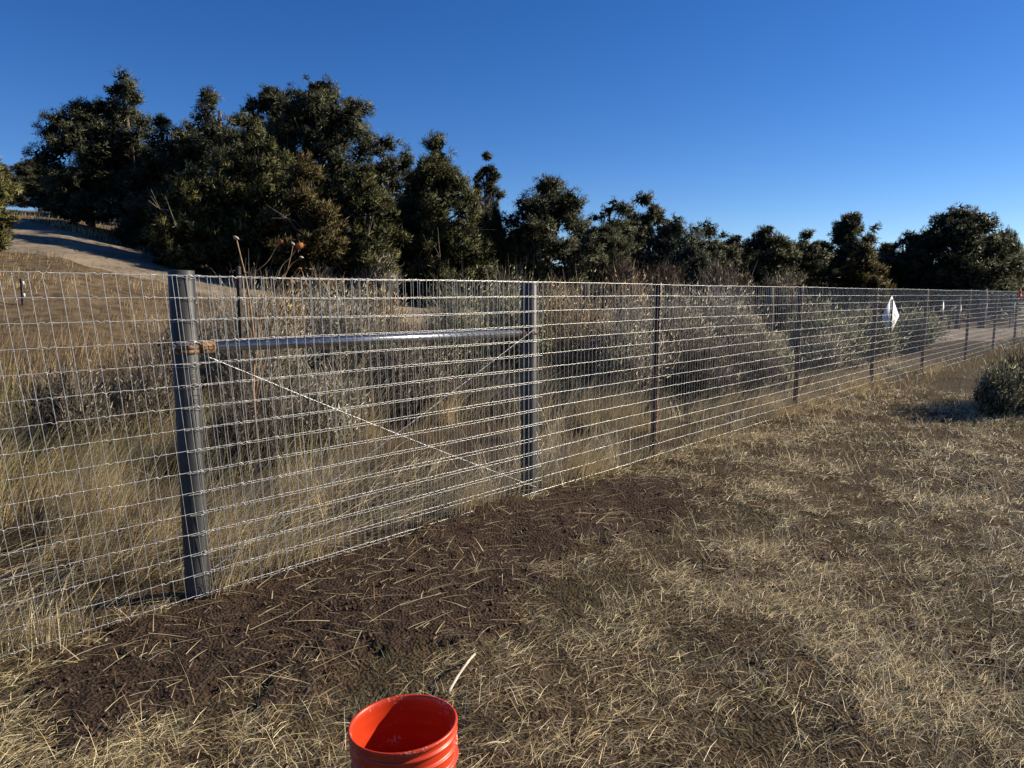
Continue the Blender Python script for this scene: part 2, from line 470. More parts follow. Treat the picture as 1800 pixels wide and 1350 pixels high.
BUILT = {}
def tree(kind, px, top, hw, depth, label, base_frac=.05, tris=22000, lobes=34, tint=None, shape=None, seed=0, open_=0.0, lean=0.0, bare=0, like=None):
    g_ = np.random.default_rng(1000 + seed)
    cx = at(px, 500, depth)[0]; ztop = at(px, top, depth)[2]
    zb = float(height(np.array([cx]), np.array([depth]))[0]) - .05
    H = ztop - zb; Rw = 1.28 * hw / FPX * depth
    base = np.array([cx - lean * H * .5, depth, zb])
    shape = shape or ('dome' if kind == 'pinyon' else 'cone')
    name = {'pinyon': 'pinyon_pine', 'juniper': 'juniper_tree'}[kind]
    if like is not None:                              # a smaller tree grown like one already built: same crown, turned and rescaled
        src, Hs, Rs = BUILT[like]
        root = empty(name, base, label, 'tree')
        for ch in src.children:
            o = ch.copy(); COL.objects.link(o); o.parent = root
        root.rotation_euler = (0, 0, g_.uniform(0, 2 * PI)); root.scale = (Rw / Rs, Rw / Rs, H / Hs)
        return root
    c0, c1 = GREENS[tint or kind]
    # crown lobes
    nl = int(lobes * 3.1 * (1 - .35 * open_)); LB = []
    for i in range(nl):
        for _try in range(40):
            u = g_.uniform(0, 1)
            if shape == 'dome': prof = math.sqrt(max(0.05, 1 - (1.62 * (u - .40)) ** 2)) if u > .40 else .84 + .16 * u / .40
            elif shape == 'spire': prof = max(.22, (1 - u) ** .52)
            elif shape == 'flat': prof = 1.0 if u > .45 else .55
            else: prof = max(.22, (1 - u ** 3.0)) * (.88 + .12 * min(1, u / .2))
            if g_.uniform() < prof + .12: break
        lr = Rw * g_.uniform(.17, .31) * (.60 + .40 * prof) * (1 - .2 * open_)
        rho = math.sqrt(g_.uniform(.0, 1.0)) * max(0, Rw * prof * g_.uniform(.86, 1.06) - lr * .75)
        ph = g_.uniform(0, 2 * PI)
        z = zb + H * base_frac + lr * .35 + u * (H * (1 - base_frac) - 1.2 * lr)
        LB.append((cx + lean * H * (u - .5) + rho * math.cos(ph), depth + rho * math.sin(ph) * .9, z, lr))
    tr = Rw * (.15 if shape in ('spire', 'cone') else .22)
    LB.append((cx + lean * H * .45, depth, ztop - tr * 1.0, tr))
    LB = np.array(LB)
    # foliage
    g = Geo()
    wts = LB[:, 3] ** 2; wts /= wts.sum()
    per = 5
    sz = max(.9, depth / 24)
    ntuft = int(tris * 2.1 / per)
    cnt = g_.multinomial(ntuft, wts)
    for (lx, ly, lz, lr), n in zip(LB, cnt):
        if n < 4: continue
        ns = max(6, int(n / 24))
        d = g_.normal(size=(ns, 3)); d[:, 2] = d[:, 2] * .8 + .25; d /= np.linalg.norm(d, axis=1)[:, None]
        sc = np.array([lx, ly, lz]) + d * lr * g_.uniform(.40, 1.0, (ns, 1)) * np.array([1.1, 1.1, .85])
        sr = lr * g_.uniform(.16, .32, ns)
        stint = g_.uniform(0, 1, ns) ** 1.3
        idx = g_.integers(0, ns, n)
        e = g_.normal(size=(n, 3)); e[:, 2] = e[:, 2] * .75 + (.15 if kind == 'pinyon' else .35); e /= np.linalg.norm(e, axis=1)[:, None]
        tc = sc[idx] + e * (sr[idx] * g_.uniform(.2, 1.0, n) ** .5)[:, None] * (np.array([1, 1, 1.0]) if kind == 'pinyon' else np.array([.85, .85, 1.45]))
        tdir = e * .8 + d[idx] * .6 + np.array([0, 0, .35 if kind == 'pinyon' else .55]); tdir /= np.linalg.norm(tdir, axis=1)[:, None]
        c = np.repeat(tc, per, 0) + g_.normal(size=(n * per, 3)) * .04
        dd = np.repeat(tdir, per, 0) + g_.normal(size=(n * per, 3)) * (.62 if kind == 'pinyon' else .42); dd /= np.linalg.norm(dd, axis=1)[:, None]
        f = np.clip(stint[idx] * .75 + g_.normal(size=n) * .2 + .12, 0, 1)
        col = np.array(c0) + (np.array(c1) - np.array(c0)) * f[:, None]
        col = np.repeat(col, per, 0) * g_.uniform(.8, 1.2, (n * per, 1))
        V, F, C = spikes(c, dd, g_.uniform(.065, .125, n * per) * sz, g_.uniform(.011, .022, n * per) * sz, col)
        g.add(V, F, C)
        nr = (tc - np.array([lx, ly, lz])) / lr * .8 + e * .7
        g.N.append(np.repeat(np.repeat(nr, per, 0) + g_.normal(size=(n * per, 3)) * .35, 3, 0))
        # denser, larger sprays inside the bough, coloured dark to paint its inner shade
        m = int(n * per * .26)
        d = g_.normal(size=(m, 3)); d /= np.linalg.norm(d, axis=1)[:, None]
        c = np.array([lx, ly, lz]) + d * lr * (g_.uniform(0, 1, (m, 1)) ** .5) * .62 * np.array([1, 1, .8])
        dd = d * .25 + g_.normal(size=(m, 3)); dd /= np.linalg.norm(dd, axis=1)[:, None]
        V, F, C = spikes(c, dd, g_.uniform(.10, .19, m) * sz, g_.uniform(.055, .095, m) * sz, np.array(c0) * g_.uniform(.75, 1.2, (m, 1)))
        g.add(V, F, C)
        g.N.append(np.repeat(d + g_.normal(size=(m, 3)) * .4, 3, 0))
    # trunk and limbs
    t = Geo()
    tw = .045 * H * .55
    zs = np.linspace(0, .86, 7)
    tp = np.stack([base[0] + (cx + lean * H * .4 - base[0]) * zs + np.cumsum(g_.normal(size=7)) * .03 * Rw, depth + np.cumsum(g_.normal(size=7)) * .02 * Rw, zb + zs * H], -1)
    add_tube(t, tp, tw * (1 - zs) ** .8 + .015, 7)
    order = g_.permutation(len(LB))[:26]
    for i in order:
        lx, ly, lz, lr = LB[i]
        hf = np.clip((lz - zb) / H * g_.uniform(.45, .85), .04, .8)
        a = np.array([np.interp(hf, zs, tp[:, 0]), np.interp(hf, zs, tp[:, 1]), zb + hf * H])
        e_ = np.array([lx, ly, lz]); mid = (a + e_) / 2 + np.array([0, 0, -.08 * np.linalg.norm(e_ - a)]) + g_.normal(size=3) * .06 * Rw
        rr_ = tw * .32 * (1 - hf * .6)
        add_tube(t, [a, a * .5 + mid * .5, mid, mid * .5 + e_ * .5, e_], np.array([1, .85, .7, .5, .25]) * rr_, 5, False)
        for _ in range(3):
            dv = g_.normal(size=3); dv[2] = abs(dv[2]); dv /= np.linalg.norm(dv)
            add_tube(t, [mid * .3 + e_ * .7, e_ + dv * lr * .5, e_ + dv * lr * .95 + g_.normal(size=3) * .05], np.array([.4, .25, .12]) * rr_, 4, False)
    for _ in range(bare):
        ph = g_.uniform(PI, 2 * PI); hz = g_.uniform(.15, .6)
        a = np.array([cx, depth, zb + hz * H]); rr_ = Rw * g_.uniform(.7, 1.0)
        e_ = a + np.array([math.cos(ph) * rr_, math.sin(ph) * rr_, g_.uniform(-.1, .6)])
        mid = (a + e_) / 2 + g_.normal(size=3) * .12
        add_tube(t, [a, mid, e_], [.03, .022, .008], 4, False)
        for _k in range(4):
            add_tube(t, [mid * .4 + e_ * .6, e_ + g_.normal(size=3) * .25], [.012, .005], 4, False)
    root = empty(name, base, label, 'tree')
    BUILT[px] = (root, H, Rw)
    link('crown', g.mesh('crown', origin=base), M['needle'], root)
    link('trunk', t.mesh('trunk', True, origin=base), M['bark'], root)
    return root

TREES = [
 # kind, px, top, half width px, depth, label, options
 ('juniper', -52, 205, 84, 13.5, 'sunlit olive-green juniper cut off by the left edge of the photo', dict(tint='olive', tris=30000, lobes=34)),
 ('pinyon', 18, 284, 42, 33, 'small dark pine just right of the olive juniper at the left edge', dict(tris=9000)),
 ('pinyon', 78, 276, 40, 31, 'low rounded pine at the top end of the gravel road', dict(tris=10000)),
 ('pinyon', 165, 168, 78, 21.8, 'left outermost pine of the tall clump, with boughs reaching over the road', dict(tris=26000, lobes=34, base_frac=.08)),
 ('pinyon', 238, 116, 88, 22, 'tallest pointed pine, its narrow top highest in the whole row of trees', dict(tris=28000, lobes=34, shape='spire', base_frac=.08)),
 ('pinyon', 302, 198, 78, 20.3, 'broad dark pine filling the gap right of the tallest pointed pine', dict(tris=20000)),
 ('pinyon', 386, 150, 92, 20.3, 'second tall pointed pine, between the tallest one and the big round crown', dict(tris=26000, lobes=32, shape='cone')),
 ('pinyon', 575, 134, 92, 28, 'big round-headed pine rising behind the brownish juniper', dict(tris=30000, lobes=36, base_frac=.35, open_=.3)),
 ('pinyon', 490, 148, 50, 29.5, 'small tufted pine crown touching the left side of the big round-headed pine', dict(tris=13000, base_frac=.4, shape='dome')),
 ('juniper', 455, 200, 92, 18.0, 'wide olive juniper standing in front of the second tall pointed pine', dict(tris=28000, lobes=36, tint='juniper')),
 ('juniper', 345, 290, 74, 17.3, 'yellowish low juniper at the foot of the tall clump by the road', dict(tris=20000, tint='olive', bare=3)),
 ('juniper', 545, 268, 90, 17.4, 'rusty brown tinged juniper behind the dried sunflower stalks', dict(tris=28000, lobes=36, tint='brown', bare=3)),
 ('juniper', 645, 285, 70, 17.8, 'dense green juniper just right of the rusty brown one', dict(tris=20000, bare=3)),
 ('pinyon', 690, 232, 70, 21.5, 'dark pine with a tufted top behind the dense green juniper', dict(tris=18000)),
 ('juniper', 772, 233, 86, 19.5, 'large upright green juniper with pale bare branches on its left side', dict(tris=36000, lobes=46, bare=9)),
 ('pinyon', 857, 268, 27, 27, 'thin airy pine top sticking out right of the large upright juniper', dict(tris=7500, lobes=22, base_frac=.2, open_=.4)),
 ('juniper', 872, 345, 30, 21, 'narrow dark juniper squeezed between the large juniper and the lone pine', dict(tris=9000)),
 ('pinyon', 965, 303, 80, 21, 'lone bushy pine with its dark trunk showing, right above the second steel post', dict(tris=30000, lobes=40, base_frac=.06)),
 ('pinyon', 1078, 344, 60, 28, 'round dark pine right of the lone bushy pine', dict(tris=14000)),
 ('pinyon', 1133, 335, 54, 30, 'pine with a loose knobby top standing out of the dark middle row', dict(tris=11000, open_=.3)),
 ('juniper', 1185, 370, 84, 27, 'broad sloping juniper in the middle of the row above the first T-post', dict(tris=16000, tint='bluish', bare=2)),
 ('pinyon', 1240, 382, 56, 29, 'low pine with bare grey twigs at its top right, after the sloping juniper', dict(tris=10000, bare=3)),
 ('pinyon', 1292, 410, 54, 36, 'small distant pine in the dip of the tree line', dict(tris=8000)),
 ('pinyon', 1346, 393, 60, 34, 'smooth dome-shaped pine above the squat dark timber post', dict(tris=17000, lobes=34)),
 ('pinyon', 1413, 402, 48, 36, 'small knobby pine right of the dome-shaped pine', dict(tris=8000)),
 ('pinyon', 1490, 372, 50, 39, 'open-crowned pine with sky showing through its upper branches', dict(tris=13000, lobes=34, base_frac=.25, shape='dome', open_=.3)),
 ('juniper', 1515, 425, 46, 36, 'dark juniper in front of the open-crowned pine, above the diamond sign', dict(tris=13000, tint='brown')),
 ('pinyon', 1590, 404, 42, 41, 'smaller pine leaning against the left side of the widest pine', dict(tris=11000)),
 ('pinyon', 1676, 355, 88, 41, 'widest dark pine with a great domed crown at the right end of the row', dict(tris=34000, lobes=44)),
 ('pinyon', 1760, 396, 36, 42, 'right shoulder pine beside the widest domed pine, last before the open sky', dict(tris=10000)),
 ('pinyon', 1800, 470, 34, 62, 'tiny far pine cut off by the right edge beyond the gate', dict(tris=6000)),
 ('juniper', 905, 400, 44, 27, 'low dark juniper half hidden behind the lone bushy pine', dict(tris=9000)),
 ('juniper', 1030, 385, 50, 30, 'dim juniper in the background between the lone pine and the round dark pine', dict(tris=8000)),
 ('juniper', 1445, 425, 54, 42, 'blackish juniper far back between the knobby pine and the open-crowned pine', dict(tris=8000)),
 ('pinyon', 115, 300, 60, 28, 'dim bushy pine at the far end of the road shadow, under the outermost pine', dict(tris=12000)),
 ('pinyon', 350, 208, 60, 21.4, 'bushy pine shoulder just left of the second tall pointed pine', dict(tris=15000)),
 ('pinyon', 432, 192, 66, 22.5, 'pine shoulder filling the dip between the second tall pointed pine and the big round crown', dict(tris=15000)),
 ('juniper', 600, 330, 60, 22, 'shaded juniper wedged between the rusty brown and the dense green junipers', dict(tris=12000)),
 ('juniper', 728, 300, 56, 20.2, 'olive tinged juniper overlapping the left edge of the large upright juniper', dict(tris=14000)),
 ('juniper', 838, 330, 40, 20.8, 'narrow juniper hugging the right edge of the large upright juniper', dict(tris=10000)),
 ('pinyon', 1062, 392, 54, 25, 'low pine in front of the round dark pine', dict(tris=11000)),
 ('juniper', 1215, 415, 52, 26, 'low juniper in front of the pine with bare grey twigs', dict(tris=11000, tint='bluish')),
 ('pinyon', 1385, 420, 54, 38, 'dim pine in the notch between the dome-shaped and the small knobby pine', dict(tris=9000)),
 ('juniper', 1555, 425, 56, 43, 'dim juniper in the notch left of the widest pine', dict(tris=8000)),
 ('pinyon', 225, 260, 80, 27, 'shaded pine deep behind the tall clump at the head of the road', dict(tris=16000)),
 ('juniper', 1300, 440, 60, 42, 'far low juniper filling the foot of the dip in the tree line', dict(tris=9000)),
 ('juniper', 1625, 450, 70, 48, 'shaded juniper behind the foot of the widest pine', dict(tris=10000)),
]
LIKE = {18: 165, 78: 575, 115: 965, 225: 165, 600: 645, 838: 728, 872: 455, 905: 345, 1030: 772, 1062: 965, 1215: 1185, 1240: 1078, 1292: 1346, 1385: 1676,
        1413: 1133, 1445: 772, 1555: 1515, 1625: 1185, 1300: 1185, 1590: 1078, 1760: 1676, 1800: 1346, 432: 690, 302: 386}
for second in (False, True):
    for i, (k, px, top, hw, dep, lab, opt) in enumerate(TREES):
        lk = LIKE.get(px) if not (k == 'juniper' and px == 345) else None
        if (lk is not None) == second:
            tree(k, px, top, hw, dep, lab, seed=i, like=lk, **opt)

# ------------------------------------------------------------------ brush
BRUSH = {'grey': ((.21, .18, .135), (.66, .59, .46), (.52, .48, .37)), 'green': ((.18, .16, .105), (.52, .475, .33), (.40, .395, .25)),
         'dark': ((.09, .072, .058), (.44, .37, .29), (.29, .25, .19)), 'tan': ((.26, .19, .11), (.68, .54, .34), (.55, .43, .26)),
         'olive': ((.18, .15, .075), (.50, .42, .22), (.38, .335, .155)),
         'red': ((.07, .05, .038), (.24, .18, .135), (.15, .115, .078))}

def bush(px, top, hw, depth, tone, label, stems=150, leaves=2200, name='sagebrush', cat='shrub', spread=.75, twig=7, seed=0, zoff=0.0, lean=.08, ragged=.3):
    g_ = np.random.default_rng(5000 + seed)
    p = at(px, 560, depth); ztop = at(px, top, depth)[2]
    zb = float(height(np.array([p[0]]), np.array([depth]))[0]) - .03
    H = max(.35, ztop - zb); Rw = 1.15 * hw / FPX * depth
    base = np.array([p[0], depth, zb])
    c0, c1, cl = [np.array(c) for c in BRUSH[tone]]
    sz = max(1.0, depth / 7.5)
    bare = leaves < 1000
    gb = Geo()
    # woody stems fanning out from the root, then clumps of fine twigs at their ends
    ns = int(stems * .36) + 10
    ph = g_.uniform(0, 2 * PI, ns); u = g_.uniform(0, 1, ns) ** .6
    tip = np.stack([np.cos(ph) * u * Rw * .92 + lean * H, np.sin(ph) * u * Rw * .92, H * np.sqrt(np.clip(1 - (u * .88) ** 2, .12, 1)) * g_.uniform(1 - 1.3 * ragged, 1.0, ns)], -1)
    b = np.stack([np.cos(ph) * u * Rw * .22, np.sin(ph) * u * Rw * .22, np.zeros(ns)], -1)
    dv = tip - b; L = np.linalg.norm(dv, axis=1)
    for k in range(min(ns, 26)):
        m1 = b[k] + dv[k] * .35 + np.array([0, 0, -.04 * L[k]]) + g_.normal(size=3) * .04 * L[k]; m2 = b[k] + dv[k] * .7 + g_.normal(size=3) * .05 * L[k]
        add_tube(gb, [b[k], m1, m2, tip[k]], np.array([.012, .009, .006, .003]) * g_.uniform(.6, 1.2) * sz, 4, False, c0 * g_.uniform(.5, .9))
    cr = np.clip(L * g_.uniform(.17, .34, ns), .08, .42)
    nt = int(ns * twig * 7 * (1.0 if not bare else .8))
    i = g_.integers(0, ns, nt)
    d = g_.normal(size=(nt, 3)); d /= np.linalg.norm(d, axis=1)[:, None]
    along = g_.uniform(0, 1, nt) ** .6
    foot = b[i] + dv[i] * (.35 + .65 * along)[:, None] + d * (cr[i] * g_.uniform(0, .9, nt))[:, None]
    foot[:, 2] = np.abs(foot[:, 2])
    th = np.arctan2(d[:, 1], d[:, 0]); tl = cr[i] * g_.uniform(.35, 1.15, nt)
    ctint = g_.uniform(.35, 1.15, ns)
    cc = (c0 + (c1 - c0) * np.clip(g_.uniform(0, 1.1, (nt, 1)), 0, 1)) * ctint[i][:, None]
    V, F, C = blades(foot, th, tl, g_.uniform(.0, 1.1, nt), g_.uniform(0, .7, nt), (.0028 + .0032 * g_.uniform(0, 1, nt)) * sz, 2, cc, g_.uniform(0, PI, nt), .3)
    gb.add(V, F, C)
    root = empty(name, base, label, cat)
    link('branches', gb.mesh('branches'), M['brush'], root)
    # small leaves and buds packed round the clumps, and the dense heart, its colour darkened as painted shade
    nl = int(leaves * (2.2 if not bare else 1.2)) + 900
    g = Geo()
    i = g_.integers(0, ns, nl)
    d = g_.normal(size=(nl, 3)); d[:, 2] = d[:, 2] * .85 + .2; d /= np.linalg.norm(d, axis=1)[:, None]
    c = b[i] + dv[i] * (.55 + .5 * g_.uniform(0, 1, nl) ** .7)[:, None] + d * (cr[i] * g_.uniform(.1, 1, nl) ** .5)[:, None]
    c[:, 2] = np.abs(c[:, 2])
    dd = d * .6 + np.array([.1, 0, .8]) + g_.normal(size=(nl, 3)) * .4; dd /= np.linalg.norm(dd, axis=1)[:, None]
    V, F, C = spikes(c, dd, g_.uniform(.025, .06, nl) * sz, g_.uniform(.006, .012, nl) * sz, cl * ctint[i][:, None] * g_.uniform(.6, 1.35, (nl, 1)))
    g.add(V, F, C); g.N.append(np.repeat(d * .9 + np.array([0, 0, .25]) + g_.normal(size=(nl, 3)) * .4, 3, 0))
    m = int(nl * .16)
    i = g_.integers(0, ns, m); d = g_.normal(size=(m, 3)); d /= np.linalg.norm(d, axis=1)[:, None]
    c = b[i] + dv[i] * g_.uniform(.12, .85, m)[:, None] + d * cr[i][:, None] * .45
    c[:, 2] = np.abs(c[:, 2])
    V, F, C = spikes(c, d * .4 + np.array([0, 0, .9]), g_.uniform(.06, .13, m) * sz, g_.uniform(.018, .035, m) * sz, c0 * g_.uniform(.5, 1.0, (m, 1)))
    g.add(V, F, C); g.N.append(np.repeat(d, 3, 0))
    link('leaves', g.mesh('leaves'), M['brush'], root)
    return root

BUSHES = [
 (430, 505, 85, 7.4, 'grey', 'grey leafless shrub behind the sunflower stalks, right of the corner post', dict(stems=170, leaves=1500)),
 (590, 508, 75, 8.6, 'grey', 'pale grey shrub under the left half of the brace rail', dict(stems=160, leaves=1800)),
 (700, 560, 80, 7.6, 'dark', 'dim sagebrush low behind the middle of the brace rail', dict(stems=150, leaves=2200)),
 (790, 505, 70, 9.0, 'green', 'grey-green sagebrush under the right half of the brace rail', dict(stems=150, leaves=2600)),
 (882, 492, 58, 9.6, 'green', 'tall grey-green sagebrush with tips above the top wire, left of the second steel post', dict(stems=150, leaves=2600)),
 (1010, 520, 70, 9.2, 'tan', 'tan dry shrub right of the second steel post', dict(stems=170, leaves=1500)),
 (1085, 540, 80, 8.9, 'grey', 'grey sagebrush between the second steel post and the first T-post', dict(stems=180, leaves=2400)),
 (1160, 508, 70, 10.4, 'grey', 'grey brush right behind the first T-post', dict(stems=180, leaves=2200)),
 (1245, 502, 72, 11.0, 'grey', 'feathery grey brush right of the first T-post reaching the top wire', dict(stems=180, leaves=2400)),
 (1215, 580, 80, 9.4, 'dark', 'dark twiggy shrub in front of the feathery grey brush', dict(stems=190, leaves=1500)),
 (1325, 575, 60, 11.4, 'green', 'low grey-green sagebrush in front of the squat dark timber post', dict(stems=160, leaves=2400)),
 (1310, 590, 70, 10.2, 'dark', 'low dark brush left of the second T-post', dict(stems=170, leaves=1500)),
 (1440, 528, 60, 14.0, 'green', 'green sagebrush just right of the second T-post', dict(stems=140, leaves=2200)),
 (1510, 540, 52, 15.5, 'green', 'soft green sagebrush left of the diamond sign', dict(stems=130, leaves=2000)),
 (1600, 545, 46, 19.0, 'green', 'grey-green sagebrush behind the fence right of the diamond sign', dict(stems=120, leaves=1600)),
 (1445, 590, 55, 12.5, 'grey', 'low grey shrub behind the fence right of the second T-post', dict(stems=140, leaves=1400)),
 (330, 545, 80, 7.8, 'dark', 'tangled dark shrub behind the corner post', dict(stems=150, leaves=900, spread=.9)),
 (430, 640, 75, 5.6, 'dark', 'twisted bare shrub low behind the mesh right of the corner post', dict(stems=110, leaves=300, spread=.9, twig=9)),
 (545, 640, 70, 6.2, 'grey', 'bleached twiggy shrub below the brace rail', dict(stems=110, leaves=700, twig=8)),
 (475, 505, 55, 9.4, 'tan', 'tan dry brush under the top wire, between the sunflower stalks and the thin dark post', dict(stems=150, leaves=1800)),
 (545, 512, 55, 10.4, 'grey', 'greyish brush far behind the brace rail, below the tan leafless shrub', dict(stems=150, leaves=1800)),
 (645, 514, 60, 11.0, 'tan', 'dry brush just left of the thin dark post above the brace rail', dict(stems=150, leaves=1800)),
 (100, 640, 85, 5.6, 'dark', 'brown twiggy shrub in the grass at the left, behind the mesh', dict(stems=130, leaves=900)),
 (245, 610, 70, 6.2, 'dark', 'brownish low shrub just left of the corner post', dict(stems=140, leaves=900)),
 (1830, 588, 92, 9.0, 'olive', 'green rabbitbrush on the near side of the fence at the right edge', dict(stems=110, leaves=1500, ragged=.6)),
 (1758, 636, 36, 8.7, 'green', 'smaller low bush in front of the rabbitbrush at the right edge', dict(stems=70, leaves=1400, ragged=.6)),
 (1940, 490, 95, 9.9, 'green', 'taller bush just outside the right edge, throwing the long shadow on the grass', dict(stems=200, leaves=4000)),
 (1085, 448, 34, 23, 'red', 'tall reddish leafless shrub in front of the round dark pine', dict(stems=90, leaves=300, name='bare_shrub', twig=9)),
 (1160, 460, 38, 22.5, 'red', 'brownish leafless shrub at the foot of the knobby pine', dict(stems=90, leaves=300, name='bare_shrub', twig=9)),
 (1265, 455, 45, 24, 'red', 'dark leafless thicket at the foot of the low pine with grey twigs', dict(stems=110, leaves=300, name='bare_shrub', twig=9)),
 (660, 455, 42, 17.2, 'grey', 'grey leafless shrub at the foot of the dense green juniper', dict(stems=90, leaves=300, name='bare_shrub', twig=8)),
 (560, 470, 40, 16.6, 'tan', 'tan leafless shrub at the foot of the rusty brown juniper', dict(stems=80, leaves=300, name='bare_shrub', twig=8)),
 (1370, 480, 45, 25, 'dark', 'shaded shrub at the foot of the dome-shaped pine', dict(stems=90, leaves=700)),
 (960, 490, 50, 13.5, 'tan', 'tan brush showing above the top wire right behind the second steel post', dict(stems=120, leaves=900)),
 (1100, 490, 60, 14.5, 'tan', 'pale straw-coloured brush whose tips top the wire left of the first T-post', dict(stems=130, leaves=900)),
]
for i, (px, top, hw, dep, tone, lab, opt) in enumerate(BUSHES):
    bush(px, top, hw, dep, tone, lab, seed=i, **opt)

# ------------------------------------------------------------------ the new wire fence
FENCE = empty('wire_fence', fpt(0), 'new galvanised mesh fence on steel posts running from the left edge to the right distance', 'fence')
fo = np.array(FENCE.location)
FR = math.atan2(FD[1], FD[0])
ROWS = 16; DZ = .1016; Z0 = .025
PR = .0575                           # radius of the big pipe posts
OFF = PR + .004                      # the mesh hangs on the camera side of the posts

def zrow(k, s):
    return Z0 + k * DZ + .003 * math.sin(s * 1.3 + k * .7) + .0015 * math.sin(s * 3.1 + k)

S0, S1 = -3.2, 30.0
def row_path(k, s0, s1, off, dz=0.0, seed=0):
    n0 = int(round(s0 / .0508)); n1 = int(round(s1 / .0508)); pts = []
    for i in range(n0, n1):
        s = i * .0508
        z = zrow(k, s) + dz
        jig = ((i * 7919 + k * 31 + seed) % 13 - 6) * .0003
        pts.append(fpt(s, off, z + jig))
        if s < .5 and (i % 4 == 0):                    # tension crimp in every fourth cell
            pts.append(fpt(s + .015, off + .002, z + .003)); pts.append(fpt(s + .028, off, z - .006)); pts.append(fpt(s + .040, off + .002, z + .002))
        elif s < 4:
            pts.append(fpt(s + .025, off, z - .0012))
    pts.append(fpt(n1 * .0508, off, zrow(k, s1) + dz))
    return np.array(pts)

for k in range(ROWS):
    g = Geo()
    pth = row_path(k, S0, S1, OFF)
    add_tube(g, pth, .0015 if k not in (0, ROWS - 1) else .0020, 5, False)
    link('horizontal_wire', g.mesh('horizontal_wire', True, origin=fo), M['zinc'], FENCE)
# the second layer of mesh that overlaps between the two steel posts
for k in range(ROWS):
    g = Geo()
    pth = row_path(k, -.03, 2.56, OFF + .010, -.004, 5)
    tl = np.linspace(0, 1, len(pth)); pth[:, 2] -= (.001 + .012 * (1 - k / 15)) * np.clip(tl * 1.6, .15, 1) * (1 + .3 * math.sin(k * 2.1))
    add_tube(g, pth, .0012, 4, False)
    link('horizontal_wire', g.mesh('horizontal_wire', True, origin=fo), M['zinc'], FENCE)

def vertical_mesh():
    g = Geo()
    zs = np.linspace(Z0 - .02, Z0 + 15 * DZ + .004, 9)
    add_tube(g, np.stack([np.zeros(9), np.zeros(9), zs], -1), .0013, 5, False)
    for k in range(ROWS):
        z = Z0 + k * DZ
        r = .0040
        V = np.array([(r, 0, z), (0, r, z), (-r, 0, z), (0, -r, z), (0, 0, z + r * 1.3), (0, 0, z - r * 1.3)])
        g.add(V, [(0, 1, 4), (1, 2, 4), (2, 3, 4), (3, 0, 4), (1, 0, 5), (2, 1, 5), (3, 2, 5), (0, 3, 5)])
    return g.mesh('vertical_wire', True)
vme = vertical_mesh(); vme.materials.append(M['zinc'])

def tilt_at(s):
    return np.interp(s, [-3, -.6, 0, .5, 1.5, 3], [.105, .10, .075, .045, .012, 0])

def put_vertical(s, off, jit):
    o = bpy.data.objects.new('vertical_wire', vme); COL.objects.link(o); o.parent = FENCE
    t = tilt_at(s)
    zm = .8
    # leaning in the plane of the fence about its middle
    b = fpt(s + t * .62, off) - fo
    o.matrix_local = Matrix.Translation(b) @ Matrix.Rotation(FR, 4, 'Z') @ Matrix.Rotation(-t + jit, 4, 'Y')
    return o
NV = 248
s = -1.1; used = 0
while used < NV:
    put_vertical(s, OFF + .001, random.uniform(-.004, .004)); used += 1; s += .0508
s_rest = s
for i in range(50):
    ss = -.02 + i * .0519
    put_vertical(ss + .017, OFF + .013, random.uniform(-.006, .006))
g = Geo()
vv = np.empty(len(vme.vertices) * 3); vme.vertices.foreach_get('co', vv)
ss = s_rest
while ss < S1:
    zs = np.array([Z0 - .02, Z0 + 1.0, Z0 + 15 * DZ + .004])
    add_tube(g, np.array([fpt(ss, OFF + .001, z) for z in zs]), .0013, 4, False); ss += .0508
ss = -1.1 - .0508
while ss > S0:
    add_tube(g, np.array([fpt(ss - .045, OFF + .001, Z0 + 15 * DZ), fpt(ss + .06, OFF + .001, Z0)]), .0016, 4, False); ss -= .0508
tag(link('vertical_wires', g.mesh('vertical_wires', True, origin=fo), M['zinc'], FENCE), kind='stuff')

# steel posts
def pipe_post(s, top, sides=40):
    b = fpt(s)
    g = Geo()
    lathe(g, [(PR, -.3), (PR, top - .003), (PR - .003, top), (PR - .008, top), (PR - .008, top - .25)], sides, (0, 0, 0))
    return link('steel_post', g.mesh('steel_post', True), M['pipe'], FENCE, loc=b - fo)
S_P2 = float(np.dot(on_plane(933, 869)[:2] - P1, FD))
post1 = pipe_post(0, 1.572)
post2 = pipe_post(S_P2, 1.555)

# stamped lettering on the corner post, wrapped round the pipe
def lettering(text, size, z_mid, ang, parent):
    cu = bpy.data.curves.new('txt', 'FONT'); cu.body = text; cu.size = size; cu.extrude = .0004; cu.align_x = 'CENTER'; cu.align_y = 'CENTER'; cu.resolution_u = 2
    to = bpy.data.objects.new('txt', cu); COL.objects.link(to)
    bpy.context.view_layer.update()
    me = bpy.data.meshes.new_from_object(to.evaluated_get(bpy.context.evaluated_depsgraph_get()))
    bpy.data.objects.remove(to); bpy.data.curves.remove(cu)
    n = len(me.vertices); co = np.empty(n * 3, np.float32); me.vertices.foreach_get('co', co); co = co.reshape(-1, 3)
    # text runs upwards; its up direction points to the left
    a = ang - co[:, 1] / PR
    rr = PR + .0006 + co[:, 2]
    out = np.stack([np.cos(a) * rr, np.sin(a) * rr, z_mid + co[:, 0]], -1)
    me.vertices.foreach_set('co', out.ravel().astype(np.float32)); me.update(); me.name = 'lettering'
    me.materials.clear()
    return link('lettering', me, M['ink'], parent)
ang_view = math.atan2(CAM[1] - P1[1], CAM[0] - P1[0])
A_TXT = ang_view + .62
def z_on_post(py): return float(at(345, py, P1[1])[2])
lettering('SUUNH', .034, z_on_post(662), A_TXT, post1)
lettering('CI', .026, z_on_post(704), A_TXT, post1)
